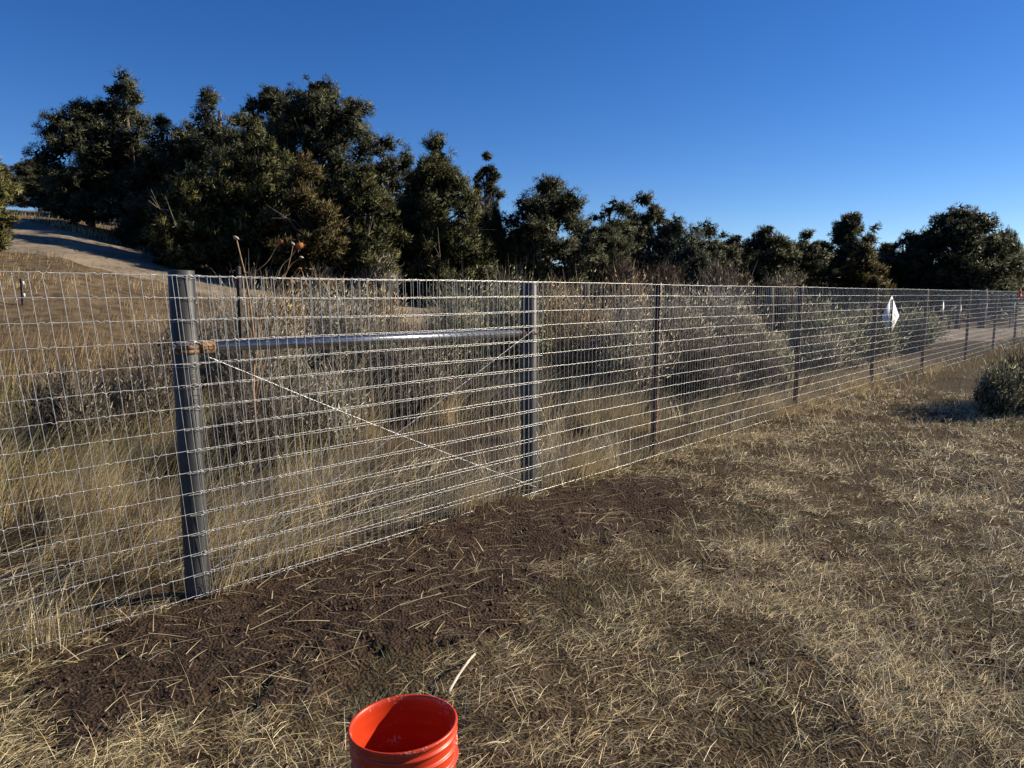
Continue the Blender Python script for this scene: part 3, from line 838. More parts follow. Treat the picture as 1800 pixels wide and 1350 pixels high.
def emblem_frame():
    g = Geo(); hh, ww, t = .026, .020, .004
    zc = z_on_post(704); pts = []
    for (u0, u1, z0, z1) in ((-ww, ww, hh, hh + t), (-ww, ww, -hh - t, -hh), (-ww - t, -ww, -hh - t, hh + t), (ww, ww + t, -hh - t, hh + t)):
        nu = 5; us = np.linspace(u0, u1, nu)
        V = []
        for uu in us:
            a = A_TXT + uu / PR
            for z in (z0, z1): V.append((math.cos(a) * (PR + .0009), math.sin(a) * (PR + .0009), zc + z))
        F = [(2 * i, 2 * i + 2, 2 * i + 3, 2 * i + 1) for i in range(nu - 1)]
        g.add(np.array(V), F)
    link('emblem', g.mesh('emblem'), M['ink'], post1)
emblem_frame()

def band(post, z, h=.02, name='clamp_band', m='rust', bolt_ang=None):
    g = Geo()
    r = PR + .0035
    lathe(g, [(PR + .0005, z - h / 2), (r, z - h / 2), (r, z + h / 2), (PR + .0005, z + h / 2)], 36)
    if bolt_ang is not None:
        c = np.array([math.cos(bolt_ang), math.sin(bolt_ang), 0])
        add_box(g, c * (r + .014) + np.array([0, 0, z]), (.03, .012, h), bolt_ang)
        add_tube(g, [c * (r + .016) + np.array([-c[1] * .02, c[0] * .02, z]), c * (r + .016) + np.array([c[1] * .02, -c[0] * .02, z])], .006, 6)
    return link(name, g.mesh(name, True), M[m], post)
zr1 = z_on_post(614)
rail_ang = FR
band(post1, zr1 - .012, .018, bolt_ang=None); band(post1, zr1 + .012, .018, bolt_ang=rail_ang + .25)
zr2 = float(at(933, 585, fpt(S_P2)[1])[2])
band(post2, zr2, .022, bolt_ang=rail_ang + PI - .2)
# thin tie wires around the posts
for post in (post1, post2):
    an = np.linspace(0, 2 * PI, 33)
    for k in range(1, 16, 1):
        g = Geo(); z = Z0 + k * DZ - .012
        add_tube(g, np.stack([np.cos(an) * (PR + .003), np.sin(an) * (PR + .003), z + .006 * np.cos(an + k)], -1), .0012, 4, False)
        link('tie_wire', g.mesh('tie_wire', True), M['zinc'], post)

# brace rail with rusty end cups
ra = fpt(PR + .035, 0, zr1 + .006); rb = fpt(S_P2 - PR - .012, 0, zr2)
g = Geo(); dr = (rb - ra) / np.linalg.norm(rb - ra)
add_tube(g, [ra + dr * .02, ra * .5 + rb * .5, rb], .0265, 20)
rail = link('brace_rail', g.mesh('brace_rail', True, origin=fo), M['zinc_pipe'], FENCE)
for pa, pb in ((ra - dr * .03, ra + dr * .045), (rb + dr * .012, rb - dr * .03)):
    g = Geo(); add_tube(g, [pa, pa * .9 + pb * .1, pb * .55 + pa * .45, pb * .5 + pa * .5, pb], [.020, .029, .031, .029, .030], 18)
    link('end_cup', g.mesh('end_cup', True, origin=fo), M['rust'], rail)

def twisted(a, b, r=.0019, pitch=.05):
    g = Geo(); n = 90; a = np.array(a); b = np.array(b); d = (b - a) / np.linalg.norm(b - a)
    u = np.cross(d, [0, 0, 1]); u /= np.linalg.norm(u); v = np.cross(d, u); t = np.linspace(0, 1, n); L = np.linalg.norm(b - a)
    sag = -.012 * np.sin(t * PI)
    for ph in (0, PI):
        P = a + (b - a) * t[:, None] + (np.cos(t * L / pitch * 2 * PI + ph)[:, None] * u + np.sin(t * L / pitch * 2 * PI + ph)[:, None] * v) * r * 1.1
        P[:, 2] += sag
        add_tube(g, P, r, 4, False)
    return link('brace_wire', g.mesh('brace_wire', True, origin=fo), M['zinc'], FENCE)
twisted(fpt(PR + .01, -.02, zr1 - .02), fpt(S_P2 + .01, PR + .004, .06))
twisted(fpt(S_P2 - .01, PR + .004, zr2 + .03), fpt(PR + .02, -.02, .10))
# twisted loose end of wire hanging round the corner post
g = Geo(); an = np.linspace(-2.6, 1.2, 26)
for dzz in (0, .005):
    add_tube(g, np.stack([np.cos(an + rail_ang) * (PR + .008), np.sin(an + rail_ang) * (PR + .008), zr1 + .028 + dzz + .006 * np.sin(an * 4)], -1), .0024, 5, False)
e0 = np.array([math.cos(-2.6 + rail_ang), math.sin(-2.6 + rail_ang), 0]) * (PR + .012) + np.array([0, 0, zr1 + .02])
add_tube(g, [e0, e0 + np.array([-.012, -.004, .008]), e0 + np.array([-.018, 0, -.006]), e0 + np.array([-.006, -.006, -.018]), e0 + np.array([0, 0, .004])], .0042, 5)
link('tie_wire', g.mesh('tie_wire', True), M['zinc'], post1)

# T-posts
TP_PX = [(1160, 803, 503), (1402, 725, 499), (1533, 684, 503), (1629, 657, 508), (1698, 633, 509), (1750, 618, 510)]
TS = [float(np.dot(on_plane(a, b)[:2] - P1, FD)) for a, b, c in TP_PX]
d_ = np.mean(np.diff(TS[:5])); TS = TS[:5] + [TS[4] + d_, TS[4] + 2 * d_, TS[4] + 3 * d_, TS[4] + 4 * d_]
TS = [-3.05] + TS
def t_section(fw=.062, wd=.042, th=.008):
    h = th / 2
    return [(-fw / 2, 0), (fw / 2, 0), (fw / 2, th * .7), (h, th), (h, wd), (-h, wd), (-h, th), (-fw / 2, th * .7)]
def t_post(s, top, i):
    b = fpt(s, -.005, -.25)
    g = Geo()
    to_cam = np.array([-b[0], -b[1]]) / np.hypot(b[0], b[1])
    ay = to_cam * .55 + FN * .45; ay /= np.linalg.norm(ay)          # the web points to the mesh
    ax = np.array([-ay[1], ay[0]])
    sec = t_section()
    lean = FD * .012 * (1 + .5 * math.sin(i * 2.3))
    extrude_section(g, sec, [0, .8, top + .25], b - fo, ax, ay, lean)
    n = len(sec); g.F[3].append(np.array([[16 + 0, 16 + 1, 16 + 2], [16 + 0, 16 + 2, 16 + 7], [16 + 3, 16 + 4, 16 + 5], [16 + 3, 16 + 5, 16 + 6]]))
    for z in np.arange(.35, top + .2, .0535):                        # studs along the web
        p = b - fo + np.append(lean * z + ay * .043, z)
        add_box(g, p, (.013, .008, .02), math.atan2(ax[1], ax[0]))
    o = link('t_post', g.mesh('t_post', origin=None), M['tpost'], FENCE)
    for k in (1, 4, 7, 10, 13):                                       # wire clips
        c = Geo(); z = Z0 + k * DZ + .006
        p = b - fo + np.append(lean * (z + .25), z + .25)
        an = np.linspace(-.4, PI + .4, 11)
        P = [p + np.append(ax * (math.cos(a) * .034) - ay * (math.sin(a) * .012) + ay * (.010 if 0 < j < 10 else .05), 0.004 * math.sin(3 * a)) for j, a in enumerate(an)]
        add_tube(c, P, .0026, 5)
        for sgn in (-1, 1):
            add_box(c, p + np.append(ax * .031 * sgn + ay * .012, 0), (.009, .012, .012), 0)
        link('wire_clip', c.mesh('wire_clip', True), M['zinc'], o)
    return o
for i, sx in enumerate(TS):
    t_post(sx, 1.565 + (.02 if i in (2, 5, 6) else 0.0), i)

# red flagging ribbons tied on the far mesh
def ribbon(px, y0, y1, label):
    s_ = 0
    # where the sight line meets the fence
    d = ray(px, y0)[:2]; A = np.array([[d[0], -FD[0]], [d[1], -FD[1]]]); t, sf = np.linalg.solve(A, P1 + FN * OFF)
    p = fpt(sf, OFF + .01, 0); za = float(at(px, y0, p[1])[2]); zc = float(at(px, y1, p[1])[2])
    g = Geo(); n = 9; V = []
    for k in range(n):
        t = k / (n - 1); wv = .03 * math.sin(t * 5)
        wd = .05 * (1 - .35 * t)
        c = np.array([0.02 * math.sin(4 * t) , wv * .6, (zc - za) * t])
        V += [c + np.array([-wd, .01 * math.sin(6 * t), 0]), c + np.array([wd, -.01, 0])]
    g.add(np.array(V), [(2 * k, 2 * k + 1, 2 * k + 3, 2 * k + 2) for k in range(n - 1)])
    add_box(g, (0, 0, .01), (.05, .05, .05))
    o = link('flagging_ribbon', g.mesh('flagging_ribbon'), M['flag'], loc=(p[0], p[1], za))
    md = o.modifiers.new('thick', 'SOLIDIFY'); md.thickness = .002
    return tag(o, label, 'ribbon', 'red ribbons tied on the far mesh')
ribbon(1792, 512, 523, 'red flagging ribbon tied to the top wire at the far right, upper of two')
ribbon(1800, 521, 528, 'red flagging ribbon at the very right edge, hanging lower than its neighbour')

# ------------------------------------------------------------------ posts, signs and gate beyond the fence
def old_t_post(px, top, depth, label, clips=0, wd=.036):
    p = at(px, 540, depth); z = float(height(np.array([p[0]]), np.array([p[1]]))[0]); zt = float(at(px, top, depth)[2])
    b = np.array([p[0], p[1], z - .2])
    g = Geo(); ay = np.array([-b[0], -b[1]]) / np.hypot(b[0], b[1]); ax = np.array([-ay[1], ay[0]])
    extrude_section(g, t_section(wd, wd * .8, .007), [0, zt - b[2]], (0, 0, 0), ax, ay)
    for zz in np.arange(.3, zt - b[2], .06):
        add_box(g, np.append(ay * wd * .85, zz), (.012, .008, .02), math.atan2(ax[1], ax[0]))
    o = tag(link('old_t_post', g.mesh('old_t_post'), M['oldpost'], loc=b), label, 'post', 'old posts on the slope behind the new fence')
    for k in range(clips):
        c = Geo(); zz = zt - b[2] - .06 - k * .17
        add_box(c, np.append(ay * .03 + ax * .02, zz), (.025, .025, .05), .4)
        link('insulator', c.mesh('insulator'), M['white'], o)
    return o
old_t_post(41, 490, 10.5, 'dark old post with three white insulators seen through the mesh near the left edge', 3)
old_t_post(422, 468, 6.7, 'thin dark old post behind the dried sunflower stalks', 0, .045)
old_t_post(688, 494, 10.5, 'thin dark old post seen above the middle of the brace rail', 0, .045)

def timber(px, top, depth, rad, label, sink=.3, name='timber_post'):
    p = at(px, 540, depth); z = float(height(np.array([p[0]]), np.array([p[1]]))[0]); zt = float(at(px, top, depth)[2])
    b = np.array([p[0], p[1], z - sink]); H = zt - b[2]
    g = Geo(); zs = np.linspace(0, H, 6)
    add_tube(g, np.stack([rng.normal(size=6) * .006, rng.normal(size=6) * .006, zs], -1), rad * (1 + rng.normal(size=6) * .03), 12)
    return tag(link(name, g.mesh(name, True), M['wood'], loc=b), label, 'post'), b, zt
timber(1029, 500, 19, .10, 'dark timber post between the second steel post and the first T-post, far behind the brush')
timber(1353, 506, 12.6, .066, 'squat dark timber post left of the second T-post')
timber(1671, 541, 30, .06, 'short thin timber post below the slanting brace near the far gate')
timber(1727, 508, 31, .15, 'thick timber gate post holding the left end of the far pipe gate')
# pair of slim posts with a slanting brace left of the gate
pa, ba, za = timber(1684, 522, 30.5, .09, 'timber post at the upper end of the slanting brace near the far gate')
p0 = at(1660, 551, 30.2); p1 = at(1680, 539, 30.4)
g = Geo(); add_tube(g, [np.zeros(3), (p1 - p0) * .5, p1 - p0], .05, 8)
tag(link('slanting_brace', g.mesh('slanting_brace', True), M['wood'], loc=p0), 'slanting timber brace leaning against the post near the far gate', 'brace')

def marker(px, y0, y1, depth, half_w, label):
    p = at(px, y0, depth); z1 = float(at(px, y1, depth)[2]); zg = float(height(np.array([p[0]]), np.array([p[1]]))[0])
    root = empty('marker_sign', (p[0], p[1], zg), label, 'sign')
    hh = (p[2] - z1)
    g = Geo(); zc = (p[2] + z1) / 2 - zg
    V = np.array([(0, 0, zc + hh / 2), (half_w, 0, zc), (0, 0, zc - hh / 2), (-half_w, 0, zc), (0, .006, zc + hh / 2), (half_w, .006, zc), (0, .006, zc - hh / 2), (-half_w, .006, zc)])
    g.add(V, [(0, 3, 2, 1), (4, 5, 6, 7), (0, 1, 5, 4), (1, 2, 6, 5), (2, 3, 7, 6), (3, 0, 4, 7)])
    pl = link('sign_plate', g.mesh('sign_plate'), M['white'], root)
    return root, pl, zc, hh
# the diamond sign, seen from behind at a slant
sp = at(1568, 560, 15.1)
vd = math.atan2(-sp[1], -sp[0])
root, pl, zc, hh = marker(1568, 520, 592, 15.1, .415, 'white diamond-shaped sign on a thin post behind the fence, seen from its blank back')
na = vd + R(68); pl.rotation_euler = (0, 0, na - PI / 2 + PI)
g = Geo(); add_tube(g, [(0, 0, -.25), (0, 0, .8), (0, 0, zc + hh * .42)], .016, 6)
pp = link('sign_post', g.mesh('sign_post', True), M['oldpost'], root)
pp.location = (math.cos(na) * .018, math.sin(na) * .018, 0)
for (px, y0, y1, dep, lab, sl) in ((1659, 529, 552, 27, 'narrow white marker plate almost edge-on, left of the slanting timber brace', 84), (1690, 535, 552, 29, 'thinner white marker plate in front of the timber post by the far gate', 87)):
    root, pl, zc, hh = marker(px, y0, y1, dep, .26, lab)
    q_ = at(px, 540, dep); vdd = math.atan2(-q_[1], -q_[0]); nn = vdd + R(sl)
    pl.rotation_euler = (0, 0, nn - PI / 2 + PI)
    g = Geo(); add_tube(g, [(0, 0, -.2), (0, 0, .5), (0, 0, zc - hh * .2)], .018, 6)
    q2 = link('sign_post', g.mesh('sign_post', True), M['oldpost'], root); q2.location = (-math.cos(vdd) * .05, -math.sin(vdd) * .05, 0)

# pipe gate
ga = at(1733, 560, 31); gb = np.array([at(1860, 560, 33.5)[0], 33.5, 0])
zg = float(height(np.array([ga[0]]), np.array([ga[1]]))[0])
gate = empty('pipe_gate', (ga[0], ga[1], zg), 'dark pipe gate of horizontal rails closing the gravel road at the far right', 'gate')
gd = np.array([gb[0] - ga[0], gb[1] - ga[1], 0]); gl = np.linalg.norm(gd)
ztop_g = float(at(1740, 534, 31)[2]) - zg; zbot_g = .22
for k in range(6):
    z = zbot_g + (ztop_g - zbot_g) * k / 5
    g = Geo(); add_tube(g, [np.array([0, 0, z]), gd * .5 + np.array([0, 0, z]), gd + np.array([0, 0, z])], .024, 8)
    link('rail', g.mesh('rail', True), M['gate'], gate)
for t in (0, .36, .7, 1.0):
    g = Geo(); add_tube(g, [gd * t + np.array([0, 0, zbot_g - .02]), gd * t + np.array([0, 0, (zbot_g + ztop_g) / 2]), gd * t + np.array([0, 0, ztop_g + .02])], .026, 8)
    link('upright', g.mesh('upright', True), M['gate'], gate)
old_t_post(1777, 516, 30, 'slim dark post standing in front of the far pipe gate', 0, .05)

# ------------------------------------------------------------------ dried sunflower
def sunflower():
    D = 4.75
    b = at(446, 935, D); b[2] = float(height(np.array([b[0]]), np.array([b[1]]))[0])
    root = empty('dried_sunflower', b, 'dried sunflower plant with brown seed heads rising above the top wire', 'plant')
    def P(l, dd=0): return np.array([at(x, y, D + dd) for x, y in l]) - b
    stalks = [([(446, 950), (449, 850), (450, 760), (446, 680), (447, 610), (441, 545), (432, 488), (424, 455), (416, 422)], 0, .0075),
              ([(446, 620), (436, 545), (438, 492), (470, 460), (488, 430)], .03, .0038),
              ([(447, 660), (462, 560), (500, 487), (510, 455), (515, 432)], .05, .0038),
              ([(448, 640), (465, 520), (497, 487), (512, 465), (526, 455)], .0, .0036),
              ([(449, 700), (470, 550), (492, 475), (508, 455), (520, 440)], .12, .0034),
              ([(449, 720), (485, 550), (505, 510), (511, 497)], .16, .0034),
              ([(448, 600), (450, 570), (452, 556)], -.03, .003),
              ([(448, 690), (490, 560), (520, 490), (527, 476)], .2, .003),
              ([(441, 545), (447, 500), (449, 478), (446, 462)], .04, .003)]
    for pts, dd, r in stalks:
        q = P(pts, dd); q = _spline3(q)
        g = Geo(); add_tube(g, q, np.linspace(r, r * .55, len(q)), 6)
        link('stem', g.mesh('stem', True), M['stalk'], root)
    heads = [((415, 418), 0, .020, 'palehead'), ((492, 424), .03, .020, 'seedhead'), ((515, 428), .05, .014, 'palehead'), ((527, 432), .12, .026, 'seedhead'),
             ((530, 452), 0, .013, 'palehead'), ((527, 472), .2, .015, 'seedhead'), ((512, 494), .16, .022, 'seedhead'), ((452, 553), -.03, .017, 'seedhead')]
    for (x, y), dd, r, m in heads:
        c = at(x, y, D + dd) - b
        g = Geo()
        prof = [(.002, -r * .7), (r * .55, -r * .55), (r * .95, -r * .1), (r, r * .12), (r * .8, r * .3), (r * .4, r * .42), (.001, r * .45)]
        lathe(g, prof, 14)
        for k in range(13):                                           # dry bracts round the rim
            a = k / 13 * 2 * PI + rng.uniform(-.2, .2); L = r * rng.uniform(.6, 1.2)
            d0 = np.array([math.cos(a), math.sin(a), 0]); s0 = np.array([-d0[1], d0[0], 0])
            g.add(np.array([d0 * r * .85 - s0 * r * .18, d0 * r * .85 + s0 * r * .18, d0 * (r * .85 + L) + np.array([0, 0, rng.uniform(-.6, .5) * r])]), [(0, 1, 2)])
        o = link('seed_head', g.mesh('seed_head', True), M[m], root, loc=c)
        o.rotation_euler = (rng.uniform(-.7, .3), rng.uniform(.2, .9), rng.uniform(0, 3))
def _spline3(P, n=6):
    Q = np.vstack([2 * P[0] - P[1], P, 2 * P[-1] - P[-2]]); out = []
    for i in range(1, len(Q) - 2):
        for t in np.linspace(0, 1, n, endpoint=False):
            a, b, c, d = Q[i - 1], Q[i], Q[i + 1], Q[i + 2]
            out.append(.5 * (2 * b + (c - a) * t + (2 * a - 5 * b + 4 * c - d) * t * t + (3 * b - a - 3 * c + d) * t ** 3))
    out.append(P[-1]); return np.array(out)
sunflower()

# ------------------------------------------------------------------ bucket
def bucket_material():
    m, N, L, b = mat('orange_plastic')
    tc = N.new('ShaderNodeTexCoord')
    n1 = N.new('ShaderNodeTexNoise'); n1.inputs['Scale'].default_value = 150; n1.inputs['Detail'].default_value = 6; L.new(tc.outputs['Object'], n1.inputs['Vector'])
    n2 = N.new('ShaderNodeTexNoise'); n2.inputs['Scale'].default_value = 9; n2.inputs['Detail'].default_value = 3; L.new(tc.outputs['Object'], n2.inputs['Vector'])
    mu = N.new('ShaderNodeMath'); mu.operation = 'MULTIPLY'; L.new(n1.outputs['Fac'], mu.inputs[0]); L.new(n2.outputs['Fac'], mu.inputs[1])
    r = N.new('ShaderNodeValToRGB'); r.color_ramp.elements[0].position = .36; r.color_ramp.elements[1].position = .40; L.new(mu.outputs[0], r.inputs[0])
    mx = N.new('ShaderNodeMixRGB'); L.new(r.outputs[0], mx.inputs[0]); mx.inputs[1].default_value = (.62, .048, .010, 1); mx.inputs[2].default_value = (.62, .42, .36, 1)
    n3 = N.new('ShaderNodeTexNoise'); n3.inputs['Scale'].default_value = 4; n3.inputs['Detail'].default_value = 6; L.new(tc.outputs['Object'], n3.inputs['Vector'])
    r3 = N.new('ShaderNodeValToRGB'); r3.color_ramp.elements[0].position = .4; r3.color_ramp.elements[0].color = (.82, .78, .75, 1); r3.color_ramp.elements[1].position = .65; L.new(n3.outputs['Fac'], r3.inputs[0])
    ml = N.new('ShaderNodeMixRGB'); ml.blend_type = 'MULTIPLY'; ml.inputs[0].default_value = 1; L.new(mx.outputs[0], ml.inputs[1]); L.new(r3.outputs[0], ml.inputs[2])
    L.new(ml.outputs[0], b.inputs['Base Color'])
    b.inputs['Roughness'].default_value = .38; b.inputs['Specular IOR Level'].default_value = .5
    t = N.new('ShaderNodeBsdfTranslucent'); t.inputs['Color'].default_value = (.75, .03, .004, 1)
    ms = N.new('ShaderNodeMixShader'); ms.inputs[0].default_value = .04; L.new(b.outputs[0], ms.inputs[1]); L.new(t.outputs[0], ms.inputs[2])
    L.new(ms.outputs[0], N['Material Output'].inputs['Surface'])
    return m
M['bucket'] = bucket_material()
def bucket():
    zr = .345
    d = ray(718, 1272); t = (zr - CAM[2]) / d[2]; c = CAM + d * t
    k = np.dot(c - CAM, [0, math.cos(PITCH), -math.sin(PITCH)])
    ro = 96.0 / FPX * k                                # rim radius from its width in view
    base = np.array([c[0], c[1], 0.0]); base[2] = float(height(np.array([c[0]]), np.array([c[1]]))[0]) - .005
    H = zr - base[2]
    root = empty('bucket', base, 'orange-red plastic bucket standing open in the dry grass at the bottom of the photo', 'bucket')
    def ro_at(z): return ro * (.875 + .125 * z / H) - .006
    prof = [(.001, .004), (ro_at(0) - .006, .004), (ro_at(0), .012)]
    rib = [(H - .030, .006), (H - .062, .007), (H - .098, .009)]
    zs = np.concatenate([np.linspace(.02, H - .13, 8), np.linspace(H - .128, H - .014, 60)])
    for z in zs:
        r = ro_at(z)
        for zc, e in rib:
            r += e * math.exp(-((z - zc) / .0045) ** 4)
        prof.append((r, z))
    prof += [(ro - .003, H - .012), (ro, H - .007), (ro, H - .003), (ro - .002, H), (ro - .006, H), (ro - .0085, H - .003)]
    for z in np.linspace(H - .012, .03, 26):
        r = ro_at(z) - .004
        for zc, e in rib: r += .3 * e * math.exp(-((z - zc) / .006) ** 2)
        prof.append((r, z))
    prof += [(ro_at(0) - .012, .012), (.001, .010)]
    g = Geo(); lathe(g, prof, 96)
    body = link('body', g.mesh('body', True), M['bucket'], root)
    # ears and wire bail lying against the near side
    for sgn in (-1, 1):
        g = Geo(); a = R(-8) if sgn > 0 else R(172)
        r0 = ro_at(H - .14) + .008
        add_tube(g, [np.array([math.cos(a), math.sin(a), 0]) * (r0 - .008) + np.array([0, 0, H - .145]), np.array([math.cos(a), math.sin(a), 0]) * (r0 + .010) + np.array([0, 0, H - .145])], .018, 14)
        link('ear', g.mesh('ear', True), M['bucket'], root)
    g = Geo(); an = np.linspace(R(-8), R(-188), 40); r0 = ro_at(H - .14) + .020
    add_tube(g, [np.array([math.cos(a) * (r0 + .02 * math.sin((a - R(-8)) / R(-180) * PI)), math.sin(a) * (r0 + .02 * math.sin((a - R(-8)) / R(-180) * PI)), H - .145 - .13 * math.sin((a - R(-8)) / R(-180) * PI)]) for a in an], .0022, 6)
    link('bail_handle', g.mesh('bail_handle', True), M['zinc'], root)
    root.rotation_euler = (R(-1.5), R(-2.5), 0)
    return base, ro
BK, BR = bucket()

# pale curved stick lying behind the bucket
sp_ = [on_plane(788, 1232), on_plane(805, 1213), on_plane(822, 1195), on_plane(832, 1178), on_plane(834, 1170), on_plane(826, 1165)]
zz = [.03, .055, .07, .06, .045, .01]
pts = np.array([np.array([p[0], p[1], z]) for p, z in zip(sp_, zz)]); b0 = pts[0].copy()
q = _spline3(pts - b0); g = Geo(); add_tube(g, q, np.linspace(.0055, .0045, len(q)) * (1 + .12 * np.sin(np.arange(len(q)) * 1.7)), 7)
tag(link('stick', g.mesh('stick', True), M['stick'], loc=b0), 'pale curved stick lying in the grass just behind the orange bucket', 'stick')

# ------------------------------------------------------------------ grass, straw and crumbs of soil
STRAW = np.array([[.72, .60, .35], [.82, .72, .47], [.56, .44, .23], [.38, .28, .14], [.60, .52, .28], [.34, .33, .14], [.40, .24, .10]])
def straw_cols(n, w=None, jit=.18):
    c = STRAW[rng.choice(len(STRAW), n, p=w if w is not None else [.25, .2, .2, .12, .13, .05, .05])]
    return c * rng.uniform(1 - jit, 1 + jit, (n, 1))

def in_front(x, y): return ((x - P1[0]) * FN[0] + (y - P1[1]) * FN[1])

def visible_sector(n, r0, r1, power, lim=40):
    r = (rng.uniform(r0 ** power, r1 ** power, n)) ** (1 / power); th = np.radians(rng.uniform(-lim, lim, n))
    return r * np.sin(th), r * np.cos(th)

def clear_of_bucket(x, y, m=.01): return np.hypot(x - BK[0], y - BK[1]) > BR * .93 + m

def straw():
    # matted tufts: each a fan of blades mostly laid over to the right and away
    cx, cy = visible_sector(30000, 1.35, 13, .75)
    q = in_front(cx, cy); sm = soil_mask(cx, cy)
    dens = np.clip((fbm(cx * 2.0, cy * 2.0, 61, 3) - .32) * 3.0, .22, .95) * np.where(fbm(cx * 3.5, cy * 3.5, 67, 2) > .58, .3, 1)
    keep = (q > -.02) & (rng.uniform(0, 1, len(cx)) < np.where(sm > .45, .015, np.clip(dens, .05, 1)))
    cx, cy = cx[keep], cy[keep]
    per = rng.integers(8, 22, len(cx))
    i = np.repeat(np.arange(len(cx)), per); n = len(i)
    r = np.hypot(cx, cy)[i]
    th0 = rng.uniform(0, 2 * PI, len(cx))[i]
    up = rng.uniform(0, 1, len(cx))[i]                     # some tufts stand up, most lie flat
    x = cx[i] + rng.normal(size=n) * .045; y = cy[i] + rng.normal(size=n) * .045
    head = np.where(rng.uniform(0, 1, n) < .55, R(25) + rng.normal(size=n) * .6, th0 + rng.normal(size=n) * 1.3)
    k = clear_of_bucket(x, y)
    x, y, head, r, up, i = x[k], y[k], head[k], r[k], up[k], i[k]; n = len(x)
    z = height(x, y) + rng.uniform(.0, .025, n)
    L = (.022 + .115 * rng.uniform(0, 1, n) ** 1.7) * (.85 + .6 * (up > .85))
    l0 = np.where(up > .88, rng.uniform(.2, .9, n), rng.uniform(.95, 1.5, n)); l1 = np.where(up > .82, rng.uniform(.6, 1.5, n), rng.uniform(1.45, 1.85, n))
    wd = rng.uniform(.0011, .0024, n) * np.maximum(1, r / 3.7)
    V, F, C = blades(np.stack([x, y, z], -1), head, L, l0, l1, wd, 2, straw_cols(n) * (.82 + .42 * rng.uniform(0, 1, len(cx)))[i][:, None], rng.uniform(-.9, .9, n), .2)
    me = new_mesh('straw_grass', V, F, C)
    tag(link('straw_grass', me, M['grass']), kind='stuff')
    # finer undergrowth: short brown and olive blades between the tufts
    x, y = visible_sector(60000, 1.35, 12, .8)
    q = in_front(x, y); sm = soil_mask(x, y)
    keep = (q > -.05) & (rng.uniform(0, 1, len(x)) < np.where(sm > .45, .16, 1)) & clear_of_bucket(x, y)
    x, y = x[keep], y[keep]; n = len(x); r = np.hypot(x, y)
    moss = fbm(x * 2.2, y * 2.2, 83, 3)
    c = np.where((moss > .60)[:, None], np.array([.10, .108, .036]), np.where((moss < .40)[:, None], np.array([.165, .10, .046]), np.array([.18, .135, .07]))) * rng.uniform(.6, 1.4, (n, 1))
    V, F, C = blades(np.stack([x, y, height(x, y)], -1), rng.uniform(0, 2 * PI, n), (.012 + .06 * rng.uniform(0, 1, n) ** 2) * np.maximum(1, r / 5), rng.uniform(.1, .9, n), rng.uniform(.7, 1.7, n), rng.uniform(.0018, .0035, n) * np.maximum(1, r / 3.2), 2, c, rng.uniform(-.7, .7, n), .2)
    tag(link('low_grass', new_mesh('low_grass', V, F, C), M['grass']), kind='stuff')
    # single straws strewn on the turned soil
    x, y = visible_sector(4600, 1.4, 7, 1.2)
    keep = (soil_mask(x, y) > .4) & (in_front(x, y) > .03) & clear_of_bucket(x, y)
    x, y = x[keep], y[keep]; n = len(x)
    V, F, C = blades(np.stack([x, y, height(x, y) + .028], -1), np.where(rng.uniform(0, 1, n) < .6, R(30) + rng.normal(size=n) * .8, rng.uniform(0, 2 * PI, n)), .03 + .22 * rng.uniform(0, 1, n) ** 1.8, rng.uniform(1.3, 1.55, n), rng.uniform(1.5, 1.75, n), rng.uniform(.002, .0036, n), 3, straw_cols(n), rng.uniform(-.4, .4, n), .3)
    tag(link('loose_straw', new_mesh('loose_straw', V, F, C), M['grass']), kind='stuff')
straw()

